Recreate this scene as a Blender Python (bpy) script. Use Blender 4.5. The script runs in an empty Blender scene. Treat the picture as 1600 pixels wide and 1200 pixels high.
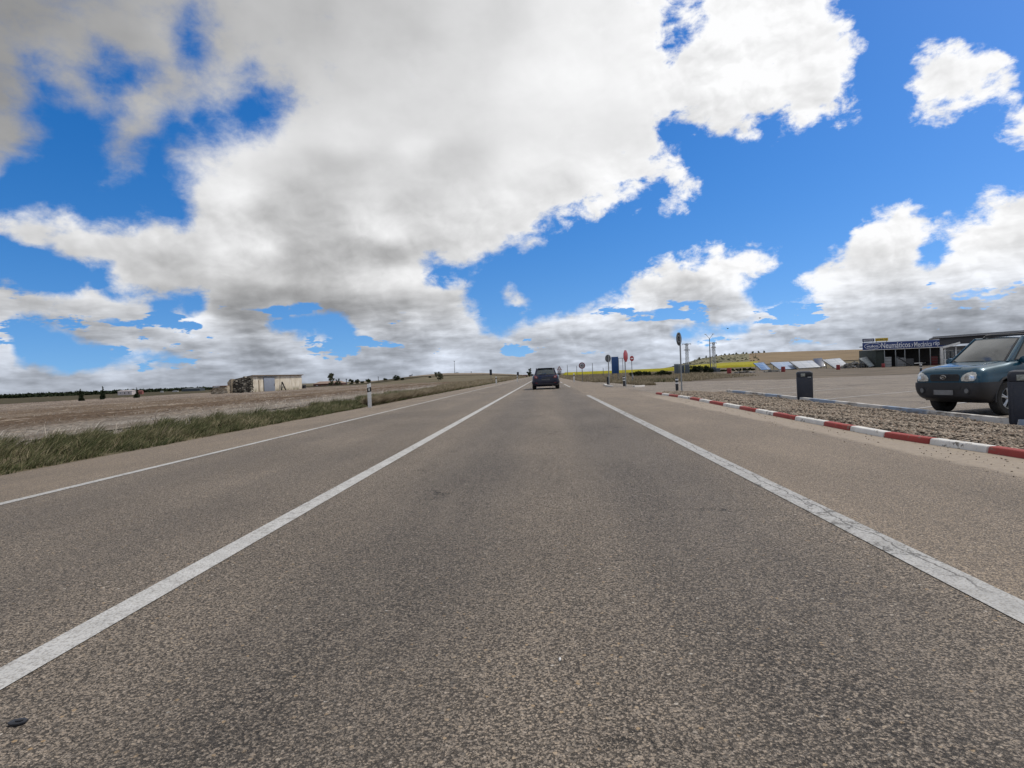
import bpy, bmesh, math, random
import numpy as np
from mathutils import Vector, Matrix
from mathutils.bvhtree import BVHTree
R = math.radians
S = bpy.context.scene
COL = S.collection

# ------------------------------------------------------------------ camera
FPX, CAM_H, ROLL, PITCH, YAW = 950.0, 1.0, R(2.3), R(-0.8407), R(3.1087)
cF = Vector((-math.sin(YAW)*math.cos(PITCH), math.cos(YAW)*math.cos(PITCH), math.sin(PITCH)))
cR = Vector((math.cos(YAW), math.sin(YAW), 0)); cU = cR.cross(cF)
cX = cR*math.cos(ROLL) - cU*math.sin(ROLL); cY = cR*math.sin(ROLL) + cU*math.cos(ROLL)
cd = bpy.data.cameras.new('camera'); cam = bpy.data.objects.new('camera', cd); COL.objects.link(cam)
cd.sensor_width = 36.0; cd.lens = 36.0*FPX/1600.0; cd.clip_start = 0.05; cd.clip_end = 20000
cam.matrix_world = Matrix(((cX.x, cY.x, -cF.x, 0), (cX.y, cY.y, -cF.y, 0), (cX.z, cY.z, -cF.z, CAM_H), (0, 0, 0, 1)))
S.camera = cam
def ray(px, py):
    return cF*FPX + cX*(px-800) - cY*(py-600)
def gp(px, py, z=0.0):                       # the ground point seen at a place in the photograph
    d = ray(px, py); t = (z-CAM_H)/d.z
    return Vector((0, 0, CAM_H)) + d*t
def at(px, py, Y):                           # the point seen there at forward distance Y
    d = ray(px, py); return Vector((0, 0, CAM_H)) + d*(Y/d.y)
def proj(p):
    q = Vector(p) - Vector((0, 0, CAM_H)); a = q.dot(cF)
    return 800+q.dot(cX)/a*FPX, 600-q.dot(cY)/a*FPX

# ------------------------------------------------------------------ exposure
S.view_settings.view_transform = 'Standard'; S.view_settings.look = 'None'
S.view_settings.exposure = 0.0; S.view_settings.gamma = 1.0; S.view_settings.use_curve_mapping = False
S.render.engine = 'CYCLES'; S.cycles.use_denoising = True
S.cycles.max_bounces = 4; S.cycles.diffuse_bounces = 2; S.cycles.glossy_bounces = 3; S.cycles.transparent_max_bounces = 12

# ------------------------------------------------------------------ sun
SUN_EL, SUN_AZ = R(57), R(76)                # azimuth: clockwise from the road direction (+Y)
sd = Vector((math.sin(SUN_AZ)*math.cos(SUN_EL), math.cos(SUN_AZ)*math.cos(SUN_EL), math.sin(SUN_EL)))
sl = bpy.data.lights.new('sun', 'SUN'); sl.energy = 2.6; sl.angle = R(0.6); sl.color = (1.0, 0.95, 0.88)
so = bpy.data.objects.new('sun', sl); COL.objects.link(so); so.rotation_euler = sd.to_track_quat('Z', 'Y').to_euler()

# ------------------------------------------------------------------ node helper
class NT:
    def __init__(s, tree): s.t = tree; s.n = tree.nodes; s.l = tree.links
    def add(s, kind, **kw):
        n = s.n.new(kind)
        for k, v in kw.items(): setattr(n, k, v)
        return n
    def put(s, sock, v):
        if v is None: return
        if isinstance(v, bpy.types.NodeSocket): s.l.new(v, sock)
        elif isinstance(v, (tuple, list)) and sock.type == 'RGBA' and len(v) == 3: sock.default_value = (*v, 1)
        else: sock.default_value = v
    def math(s, op, a, b=None, c=None, clamp=False):
        n = s.add('ShaderNodeMath', operation=op, use_clamp=clamp)
        for i, v in enumerate((a, b, c)): s.put(n.inputs[i], v)
        return n.outputs[0]
    def vec(s, op, a, b=None):
        n = s.add('ShaderNodeVectorMath', operation=op); s.put(n.inputs[0], a); s.put(n.inputs[1], b)
        return n.outputs[0]
    def noise(s, vec, scale, detail=4, rough=0.5, dist=0.0, color=False, dims='3D'):
        n = s.add('ShaderNodeTexNoise', noise_dimensions=dims); s.put(n.inputs['Vector'], vec)
        n.inputs['Scale'].default_value = scale; n.inputs['Detail'].default_value = detail
        n.inputs['Roughness'].default_value = rough; n.inputs['Distortion'].default_value = dist
        return n.outputs['Color' if color else 'Fac']
    def voro(s, vec, scale, feature='F1', out='Distance', rand=1.0):
        n = s.add('ShaderNodeTexVoronoi', feature=feature); s.put(n.inputs['Vector'], vec)
        n.inputs['Scale'].default_value = scale; n.inputs['Randomness'].default_value = rand
        return n.outputs[out]
    def ramp(s, fac, stops, interp='LINEAR'):
        n = s.add('ShaderNodeValToRGB'); n.color_ramp.interpolation = interp; s.put(n.inputs[0], fac)
        e = n.color_ramp.elements
        while len(e) < len(stops): e.new(0.5)
        for k, (p, c) in zip(e, stops):
            k.position = p; k.color = (*c, 1) if isinstance(c, (tuple, list)) else (c, c, c, 1)
        return n.outputs[0]
    def mix(s, fac, a, b, mode='MIX', clampf=True):
        n = s.add('ShaderNodeMix', data_type='RGBA', blend_type=mode, clamp_factor=clampf)
        s.put(n.inputs[0], fac); s.put(n.inputs[6], a); s.put(n.inputs[7], b)
        return n.outputs[2]
    def maprange(s, v, a, b, c=0.0, d=1.0, kind='SMOOTHSTEP'):
        n = s.add('ShaderNodeMapRange', interpolation_type=kind)
        for i, x in enumerate((v, a, b, c, d)): s.put(n.inputs[i], x)
        return n.outputs[0]
    def scalevec(s, v, sc):
        n = s.add('ShaderNodeMapping'); s.put(n.inputs[0], v); n.inputs['Scale'].default_value = sc
        return n.outputs[0]
    def sep(s, v):
        n = s.add('ShaderNodeSeparateXYZ'); s.put(n.inputs[0], v); return n.outputs
    def comb(s, x, y, z):
        n = s.add('ShaderNodeCombineXYZ')
        for i, v in enumerate((x, y, z)): s.put(n.inputs[i], v)
        return n.outputs[0]
    def bump(s, h, strength=0.5, dist=0.02, normal=None):
        n = s.add('ShaderNodeBump'); s.put(n.inputs['Height'], h)
        n.inputs['Strength'].default_value = strength; n.inputs['Distance'].default_value = dist
        if normal: s.put(n.inputs['Normal'], normal)
        return n.outputs[0]

# ------------------------------------------------------------------ sky: Nishita blue with cumulus laid out by azimuth and elevation
SKY = [  # outlines of the blue openings, as seen from the road (picture points turned into azimuth / elevation)
 [(45,95),(47,150),(55,205),(45,242),(10,262),(-40,275),(-60,345),(5,340),(50,328),(66,326),(80,350),(110,323),(132,342),(160,350),(185,340),(200,345),(230,335),(262,335),(290,344),(302,325),(285,300),(299,280),(290,255),(305,240),(345,236),(370,200),(420,198),(432,185),(436,165),(415,145),(400,135),(380,150),(330,166),(300,170),(290,185),(268,182),(250,195),(240,215),(225,235),(190,250),(205,275),(180,292),(170,270),(175,245),(170,215),(190,190),(180,178),(162,168),(125,165),(100,140),(85,120),(60,100)],
 [(148,95),(165,85),(190,90),(206,105),(200,125),(185,135),(172,147),(155,142),(146,120)],
 [(281,38),(292,22),(302,45),(306,85),(300,100),(292,80),(284,60)],
 [(-60,366),(0,366),(20,380),(50,394),(100,412),(150,425),(168,422),(190,445),(220,450),(260,458),(318,461),(322,478),(300,488),(282,480),(268,488),(262,494),(235,480),(218,465),(200,453),(165,445),(125,445),(100,455),(85,450),(45,440),(20,428),(0,436),(-60,440)],
 [(25,512),(60,512),(100,524),(125,535),(175,548),(285,558),(275,565),(245,562),(215,566),(185,562),(150,572),(70,572),(50,562),(30,566),(32,540)],
 [(425,500),(450,494),(530,498),(545,518),(552,530),(540,542),(525,528),(515,516),(500,510),(470,516),(440,508)],
 [(672,405),(690,403),(720,408),(780,400),(800,386),(840,384),(850,348),(900,341),(940,331),(985,320),(1000,321),(1015,305),(1040,282),(1044,305),(1064,322),(1087,292),(1072,262),(1046,240),(1037,208),(1040,195),(1080,195),(1100,215),(1120,221),(1170,206),(1180,185),(1215,184),(1220,208),(1240,215),(1280,200),(1300,208),(1326,180),(1330,100),(1320,68),(1300,30),(1285,-60),(1680,-60),(1680,285),(1560,292),(1535,305),(1525,325),(1535,345),(1510,346),(1490,350),(1475,336),(1450,345),(1430,330),(1390,330),(1365,340),(1345,355),(1330,385),(1310,400),(1280,415),(1246,435),(1255,455),(1265,467),(1230,475),(1200,480),(1170,474),(1155,460),(1160,440),(1195,424),(1224,396),(1210,382),(1170,386),(1145,396),(1110,390),(1080,406),(1040,416),(1000,425),(970,442),(970,457),(935,470),(890,480),(830,500),(790,514),(762,512),(755,490),(735,470),(725,436),(710,430),(695,440),(675,426)],
 [(1060,518),(1100,511),(1140,510),(1180,503),(1150,522),(1110,523),(1080,530),(1062,531)],
 [(1440,386),(1464,385),(1470,400),(1456,417),(1441,410)],
 [(1038,14),(1068,8),(1077,30),(1076,56),(1062,72),(1050,84),(1048,55)],
]
PUFF = [
 [(1440,95),(1472,62),(1500,70),(1515,95),(1540,88),(1552,75),(1570,88),(1583,128),(1565,145),(1545,136),(1546,155),(1520,170),(1485,170),(1465,190),(1445,180),(1437,125)],
 [(1560,165),(1596,155),(1650,170),(1640,215),(1570,216)],
 [(783,460),(805,454),(822,470),(818,485),(800,476)],
]
LUM = [(20,20,150),(150,40,165),(300,40,180),(450,30,187),(600,30,197),(750,30,215),(900,30,240),(1050,30,250),(1150,50,253),(1250,30,253),
 (0,130,150),(100,120,165),(230,130,175),(400,130,195),(550,130,210),(700,130,222),(850,130,238),(1000,130,242),(1150,120,252),(1280,120,250),(15,210,165),
 (230,230,165),(380,230,228),(350,290,230),(450,260,215),(550,250,205),(650,200,220),(700,250,205),(620,330,205),(520,350,193),(600,362,236),(750,350,225),(480,390,186),(560,400,186),(700,395,212),(800,330,235),(850,250,238),(950,200,235),(950,280,250),(1050,200,235),(1000,150,240),(1080,280,245),
 (100,350,218),(200,370,212),(300,390,200),(250,420,188),(350,380,226),(420,420,200),(500,430,193),(450,470,160),(380,490,155),(550,480,162),(600,440,222),(650,430,228),(700,470,200),(620,500,172),(700,500,188),(740,500,215),
 (40,450,180),(120,460,218),(160,480,205),(80,500,176),(200,500,190),(150,525,160),(250,510,200),(300,510,218),(360,530,190),(450,535,188),(500,530,208),(400,550,168),(15,540,205),
 (600,520,190),(650,540,172),(560,545,178),(100,590,176),(300,580,178),(600,575,172),(760,540,195),(800,520,197),(800,570,182),
 (880,500,217),(950,490,226),(1000,480,230),(1040,430,240),(1100,410,246),(1180,400,246),(1080,450,205),(1040,480,198),(1120,470,203),(900,530,193),(960,520,188),(1000,520,186),(1080,500,198),(1100,540,205),(1150,500,217),(1200,480,226),(1260,450,236),(1350,360,246),(1400,340,249),(1420,400,230),(1380,430,224),(1460,390,240),(1540,320,249),(1580,330,236),(1580,400,230),(1500,430,225),(1400,480,182),(1500,490,166),(1580,480,178),(1300,500,210),(1200,520,200),(1480,510,172),(1560,505,184),
 (57,333,215),(120,338,226),(250,344,216),(344,365,230),(411,385,234),(375,406,214),(260,448,182),(390,469,160),(520,484,162),(625,479,168),(365,490,155),(125,453,228),(177,463,224),(94,484,194),(156,521,170),(224,521,173),(312,505,226),(354,515,198),(443,531,188),(505,520,214),(417,557,160),(286,552,166),(573,515,205),(651,500,216),(719,500,220),(625,542,165),(703,520,193),(693,437,232),(640,437,230),(573,432,212),(495,417,184),(547,396,180),(599,401,181),(677,385,193),(755,396,214),(573,344,226),(729,338,226),(495,338,187),(443,323,193),(365,302,238),(323,271,228),(417,224,228),(469,286,193),(521,260,198),(651,229,236),(615,182,215),(547,219,226),(599,281,219),(20,536,206),(62,588,168),(198,565,214),(224,573,206),(234,588,176),(365,578,172),(703,560,218),(1085,330,250),(1335,345,252),(1385,345,252),(1345,395,226),(1410,460,200),(1290,440,245),(1330,425,232),(1450,440,228),(1520,360,240),(1560,300,250),(1490,395,246),(1000,425,244),(1060,420,238),(1120,395,250),(1010,455,222),(1020,498,186),(1100,490,190),(1145,440,232),(920,500,226),(860,540,180),(960,545,184),(1240,515,186),(1420,500,168),(1340,480,205),(1100,90,240),(1160,160,238),(1230,120,252),(900,110,244),(870,300,228),(920,320,240),
 (1480,120,248),(1450,160,240),(1550,110,244),(1580,185,248),(1300,540,190),(1000,560,185)]
AZ0, AZ1, EL1, NA, NE = -48.0, 44.0, 41.0, 150, 70
def sky_maps():
    az = np.radians(np.linspace(AZ0, AZ1, NA)); el = np.radians(np.linspace(0.0, EL1, NE))
    A, E_ = np.meshgrid(az, el, indexing='ij')
    D = np.stack([np.sin(A)*np.cos(E_), np.cos(A)*np.cos(E_), np.sin(E_)], -1)
    a = D @ np.array(cF); x = 800+(D @ np.array(cX))/a*FPX; y = 600-(D @ np.array(cY))/a*FPX
    def inside(poly):
        c = np.zeros(x.shape, bool); n = len(poly)
        for i in range(n):
            (x0, y0), (x1, y1) = poly[i], poly[i-1]
            if y0 == y1: continue
            c ^= ((y0 > y) != (y1 > y)) & (x < (x1-x0)*(y-y0)/(y1-y0)+x0)
        return c
    def dist(poly):
        d = np.full(x.shape, 1e9); n = len(poly)
        for i in range(n):
            (x0, y0), (x1, y1) = poly[i], poly[i-1]
            L = max((x1-x0)**2+(y1-y0)**2, 1e-6)
            t = np.clip(((x-x0)*(x1-x0)+(y-y0)*(y1-y0))/L, 0, 1)
            d = np.minimum(d, np.hypot(x-x0-t*(x1-x0), y-y0-t*(y1-y0)))
        return d
    sky = np.zeros(x.shape, bool); d = np.full(x.shape, 1e9)
    for p in SKY: sky |= inside(p); d = np.minimum(d, dist(p))
    for p in PUFF: sky &= ~inside(p); d = np.minimum(d, dist(p))
    sdf = np.clip(np.where(sky, -d, d)/16.0, -3.0, 3.0)          # about degrees, + is cloud
    P = np.array(LUM, float); w = np.zeros(x.shape); v = np.zeros(x.shape)
    for px, py, l in P:
        k = 1.0/((x-px)**2+(1.7*(y-py))**2+200.0)**1.9; w += k; v += k*l
    return sdf, v/w/255.0
def low_rank(M, rank):
    U, s, V = np.linalg.svd(M-M.mean(), full_matrices=False)
    return [(U[:, k]*math.sqrt(s[k]), V[k]*math.sqrt(s[k])) for k in range(rank)], M.mean()
def curve_rgb(nt, fac, cols):                # three 1-D profiles in one curve node
    n = nt.add('ShaderNodeRGBCurve'); m = n.mapping; m.use_clip = True; m.extend = 'HORIZONTAL'
    for ch, c in enumerate(cols):
        cv = m.curves[ch]; N = len(c)
        cv.points[0].location = (0, c[0]); cv.points[1].location = (1, c[-1])
        for i in range(1, N-1): cv.points.new(i/(N-1), c[i])
        for p in cv.points: p.handle_type = 'VECTOR'
    m.update()
    cx = nt.add('ShaderNodeCombineXYZ')
    for i in range(3): nt.put(cx.inputs[i], fac)
    n.inputs[0].default_value = 1.0
    nt.l.new(cx.outputs[0], n.inputs[1])
    return n.outputs[0]
def separable(nt, u, v, M, rank):            # sum of products of 1-D profiles = the 2-D layout
    terms, mean = low_rank(M, rank); tot = mean
    for k in range(0, rank, 3):
        grp = terms[k:k+3]
        while len(grp) < 3: grp.append((np.zeros(M.shape[0]), np.zeros(M.shape[1])))
        enc = []
        for side in (0, 1):
            cs, rng = [], []
            for g in grp:
                c = g[side]; lo, hi = float(c.min()), float(c.max())+1e-6
                cs.append([float(q) for q in (c-lo)/(hi-lo)]); rng.append((lo, hi))
            o = curve_rgb(nt, (u, v)[side], cs)
            o = nt.vec('MULTIPLY', o, tuple(h-l for l, h in rng)); o = nt.vec('ADD', o, tuple(l for l, h in rng))
            enc.append(o)
        n = nt.add('ShaderNodeVectorMath', operation='DOT_PRODUCT'); nt.put(n.inputs[0], enc[0]); nt.put(n.inputs[1], enc[1])
        tot = nt.math('ADD', n.outputs['Value'], tot)
    return tot
def build_sky():
    w = bpy.data.worlds.new('World'); S.world = w; w.use_nodes = True
    nt = NT(w.node_tree); nt.n.clear()
    sk = nt.add('ShaderNodeTexSky', sky_type='NISHITA'); sk.sun_disc = False
    sk.sun_elevation = SUN_EL; sk.sun_rotation = SUN_AZ; sk.air_density = 1.0; sk.dust_density = 0.6; sk.ozone_density = 2.0
    d = nt.add('ShaderNodeTexCoord').outputs['Generated']
    nt.put(sk.inputs[0], nt.vec('ADD', nt.vec('MULTIPLY', d, (1.0, 1.0, 0.9)), (0.0, 0.0, 0.13)))
    X, Y, Z = nt.sep(d)
    azd = nt.math('MULTIPLY', nt.math('ARCTAN2', X, Y), 180/math.pi)
    eld = nt.math('MULTIPLY', nt.math('ARCSINE', Z), 180/math.pi)
    # beyond the mapped sector the same cloud field is mirrored round the horizon
    span = AZ1-AZ0
    pp = nt.math('PINGPONG', nt.math('SUBTRACT', azd, AZ0), span)
    pe = nt.math('PINGPONG', eld, EL1)
    # ragged edges: the direction is displaced by fractal noise before the lookup
    low = nt.maprange(eld, 2.0, 22.0, 0.22, 1.0, 'LINEAR')
    wv = nt.noise(d, 7.0, 6, 0.6, color=True)
    wx, wy, wz = nt.sep(wv)
    du = nt.math('MULTIPLY', nt.math('SUBTRACT', wx, 0.5), nt.math('MULTIPLY', low, 5.5))
    dv = nt.math('MULTIPLY', nt.math('SUBTRACT', wy, 0.5), nt.math('MULTIPLY', low, 5.0))
    u = nt.math('DIVIDE', nt.math('ADD', pp, du), span)
    v = nt.math('DIVIDE', nt.math('ADD', pe, dv), EL1)
    sdf, lum = sky_maps()
    cov = separable(nt, u, v, sdf, 24)
    u2 = nt.math('DIVIDE', nt.math('ADD', pp, nt.math('MULTIPLY', du, 0.4)), span); v2 = nt.math('DIVIDE', nt.math('ADD', pe, nt.math('MULTIPLY', dv, 0.4)), EL1)
    lm0 = separable(nt, u2, v2, lum, 24)
    lm = nt.math('ADD', nt.math('MULTIPLY', nt.math('SUBTRACT', lm0, 0.86), nt.maprange(eld, 5.0, 14.0, 1.22, 1.0)), nt.maprange(eld, 4.0, 14.0, 0.895, 0.868))
    def plane(k):                                                 # cloud space: azimuth and stretched elevation
        return nt.comb(nt.math('MULTIPLY', azd, 0.01745), nt.math('MULTIPLY', eld, 0.01745*k), 0.37)
    sph = plane(1.45)
    warp = nt.vec('MULTIPLY', nt.vec('SUBTRACT', nt.noise(sph, 9.0, 5, 0.55, color=True), (0.5, 0.5, 0.5)), (0.07, 0.07, 0.0))
    sw = nt.vec('ADD', sph, warp)
    def heaps(p, scale, detail):                                  # cauliflower lobes: rounded cells over several sizes
        n = nt.add('ShaderNodeTexVoronoi', feature='F1'); nt.put(n.inputs['Vector'], p); n.inputs['Scale'].default_value = scale
        n.inputs['Detail'].default_value = detail; n.inputs['Roughness'].default_value = 0.55; n.inputs['Lacunarity'].default_value = 2.3; n.normalize = True
        return nt.math('SUBTRACT', 1.0, nt.math('MULTIPLY', n.outputs['Distance'], 1.15))
    n0 = nt.noise(sph, 7.0, 6, 0.48); n1 = nt.noise(nt.vec('ADD', sph, (0.012, 0.022, 0.0)), 7.0, 3, 0.42)
    crisp = nt.math('MAXIMUM', nt.maprange(eld, 21.0, 12.0, 0.15, 1.0), nt.math('MULTIPLY', nt.maprange(azd, 6.0, 16.0), 0.8))   # overhead the veil is thin and soft
    f0 = nt.noise(sph, 24.0, 8, 0.62, 0.2)
    v0 = heaps(sw, 13.0, 3.0); v1 = heaps(nt.vec('ADD', sw, (0.007, 0.012, 0.0)), 13.0, 2.0)
    relief = nt.math('ADD', nt.math('MULTIPLY', nt.math('SUBTRACT', n0, n1), nt.math('MULTIPLY', crisp, 0.36)), nt.math('MULTIPLY', nt.math('SUBTRACT', v0, v1), nt.math('MULTIPLY', crisp, nt.maprange(azd, -2.0, 8.0, 0.26, 0.46))))
    # low clouds seen edge-on: many thin heaps in rows, white tops over grey flat bases
    row = plane(4.2); roww = nt.vec('ADD', row, nt.vec('MULTIPLY', warp, (0.5, 0.5, 0.0)))
    r0 = heaps(roww, 15.0, 3.0); r1 = heaps(nt.vec('ADD', roww, (0.006, 0.024, 0.0)), 15.0, 2.0)
    lowband = nt.maprange(eld, 9.5, 4.0)
    relief = nt.math('ADD', relief, nt.math('MULTIPLY', nt.math('MULTIPLY', nt.math('SUBTRACT', r0, r1), lowband), 0.34))
    amp = nt.maprange(eld, 1.0, 20.0, 2.0, 3.4, 'LINEAR')
    fray = nt.maprange(lm, 0.88, 0.97)
    famp = nt.math('MULTIPLY', nt.maprange(eld, 1.0, 20.0, 1.8, 5.0, 'LINEAR'), nt.math('ADD', 1.0, nt.math('MULTIPLY', fray, 0.7)))
    vamp = nt.maprange(eld, 1.0, 20.0, 1.4, 2.6, 'LINEAR')
    dens = nt.math('ADD', cov, nt.math('MULTIPLY', nt.math('SUBTRACT', n0, 0.5), amp))
    dens = nt.math('ADD', dens, nt.math('MULTIPLY', nt.math('SUBTRACT', f0, 0.5), famp))
    dens = nt.math('ADD', dens, nt.math('MULTIPLY', nt.math('SUBTRACT', v0, 0.58), vamp))
    dens = nt.math('SUBTRACT', dens, nt.maprange(azd, 0.0, -12.0, 0.22, 0.55))
    gaps = nt.maprange(nt.noise(plane(3.2), 9.0, 6, 0.6), 0.54, 0.66, 0.0, 3.4)
    dens = nt.math('SUBTRACT', dens, nt.math('MULTIPLY', gaps, nt.math('MULTIPLY', lowband, nt.maprange(eld, 0.4, 2.2))))
    veil = nt.math('MULTIPLY', nt.maprange(azd, -6.0, -30.0), nt.maprange(eld, 10.0, 20.0))
    wide = nt.math('ADD', nt.maprange(eld, 2.0, 30.0, 0.60, 1.4, 'LINEAR'), nt.math('MULTIPLY', veil, 1.5))
    alpha = nt.maprange(dens, nt.math('MULTIPLY', wide, -0.75), wide)
    thin = nt.maprange(dens, 2.4, 0.2)
    L = nt.math('ADD', nt.math('MULTIPLY', lm, 0.99), nt.math('MULTIPLY', relief, nt.maprange(lm, 1.0, 0.80, 0.85, 1.0)))
    L = nt.math('ADD', L, nt.math('MULTIPLY', nt.math('SUBTRACT', n0, 0.5), 0.12))
    L = nt.math('ADD', L, nt.math('MULTIPLY', thin, nt.math('MULTIPLY', nt.math('SUBTRACT', 1.0, veil), 0.03)))
    L = nt.math('MINIMUM', nt.math('MAXIMUM', L, 0.57), 1.0)
    lin = nt.math('POWER', L, 2.25)
    horizon = nt.maprange(eld, 0.0, 9.0)
    tint = nt.mix(horizon, (0.90, 0.985, 1.14), (0.99, 0.992, 1.0))
    cl = nt.vec('MULTIPLY', tint, nt.comb(lin, lin, lin))
    STR = 0.1
    cl = nt.vec('SCALE', cl); cl.node.inputs['Scale'].default_value = 1.0/STR
    hs = nt.add('ShaderNodeHueSaturation'); hs.inputs['Hue'].default_value = 0.508; hs.inputs['Saturation'].default_value = 1.46; hs.inputs['Value'].default_value = SKYV
    nt.put(hs.inputs['Color'], sk.outputs[0])
    colr = nt.mix(alpha, hs.outputs[0], cl)
    bg = nt.add('ShaderNodeBackground'); nt.put(bg.inputs[0], colr); bg.inputs[1].default_value = STR
    out = nt.add('ShaderNodeOutputWorld'); nt.l.new(bg.outputs[0], out.inputs[0])
    w.cycles.sampling_method = 'MANUAL'; w.cycles.sample_map_resolution = 512
SKYV = 1.42
build_sky()

# ------------------------------------------------------------------ materials
def mat(name, build):
    m = bpy.data.materials.new(name); m.use_nodes = True
    nt = NT(m.node_tree); nt.n.clear()
    b = nt.add('ShaderNodeBsdfPrincipled'); o = nt.add('ShaderNodeOutputMaterial'); nt.l.new(b.outputs[0], o.inputs[0])
    nt.bsdf = b
    nt.pos = nt.add('ShaderNodeNewGeometry').outputs['Position']
    nt.obj = nt.add('ShaderNodeTexCoord').outputs['Object']
    nt.rnd = lambda: nt.add('ShaderNodeNewGeometry').outputs['Random Per Island']
    build(nt)
    return m
def setp(nt, color=None, rough=None, metal=None, normal=None, spec=None, coat=None, trans=None):
    b = nt.bsdf
    for k, v in (('Base Color', color), ('Roughness', rough), ('Metallic', metal), ('Normal', normal), ('Specular IOR Level', spec), ('Coat Weight', coat), ('Transmission Weight', trans)):
        if v is not None: nt.put(b.inputs[k], v)
def plain(name, c, rough=0.6, metal=0.0, var=0.12, scale=6.0, spec=0.5, coat=0.0, dirt=0.0, bump=0.0):
    def f(nt):
        n = nt.noise(nt.obj, scale, 6, 0.6)
        lo, hi = tuple(x*(1-var*2.2) for x in c), tuple(min(x*(1+var*1.6), 0.95) for x in c)
        col = nt.ramp(n, [(0.25, lo), (0.75, hi)])
        if dirt:
            g = nt.noise(nt.obj, scale*2.7, 8, 0.7)
            col = nt.mix(nt.maprange(g, 0.52, 0.72, 0, dirt), col, (0.13, 0.10, 0.075))
        nrm = nt.bump(nt.noise(nt.obj, scale*8, 4), bump, 0.01) if bump else None
        setp(nt, col, nt.maprange(n, 0.2, 0.8, max(rough-.08, .02), min(rough+.08, 1), 'LINEAR'), metal, nrm, spec, coat)
    return mat(name, f)

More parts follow.
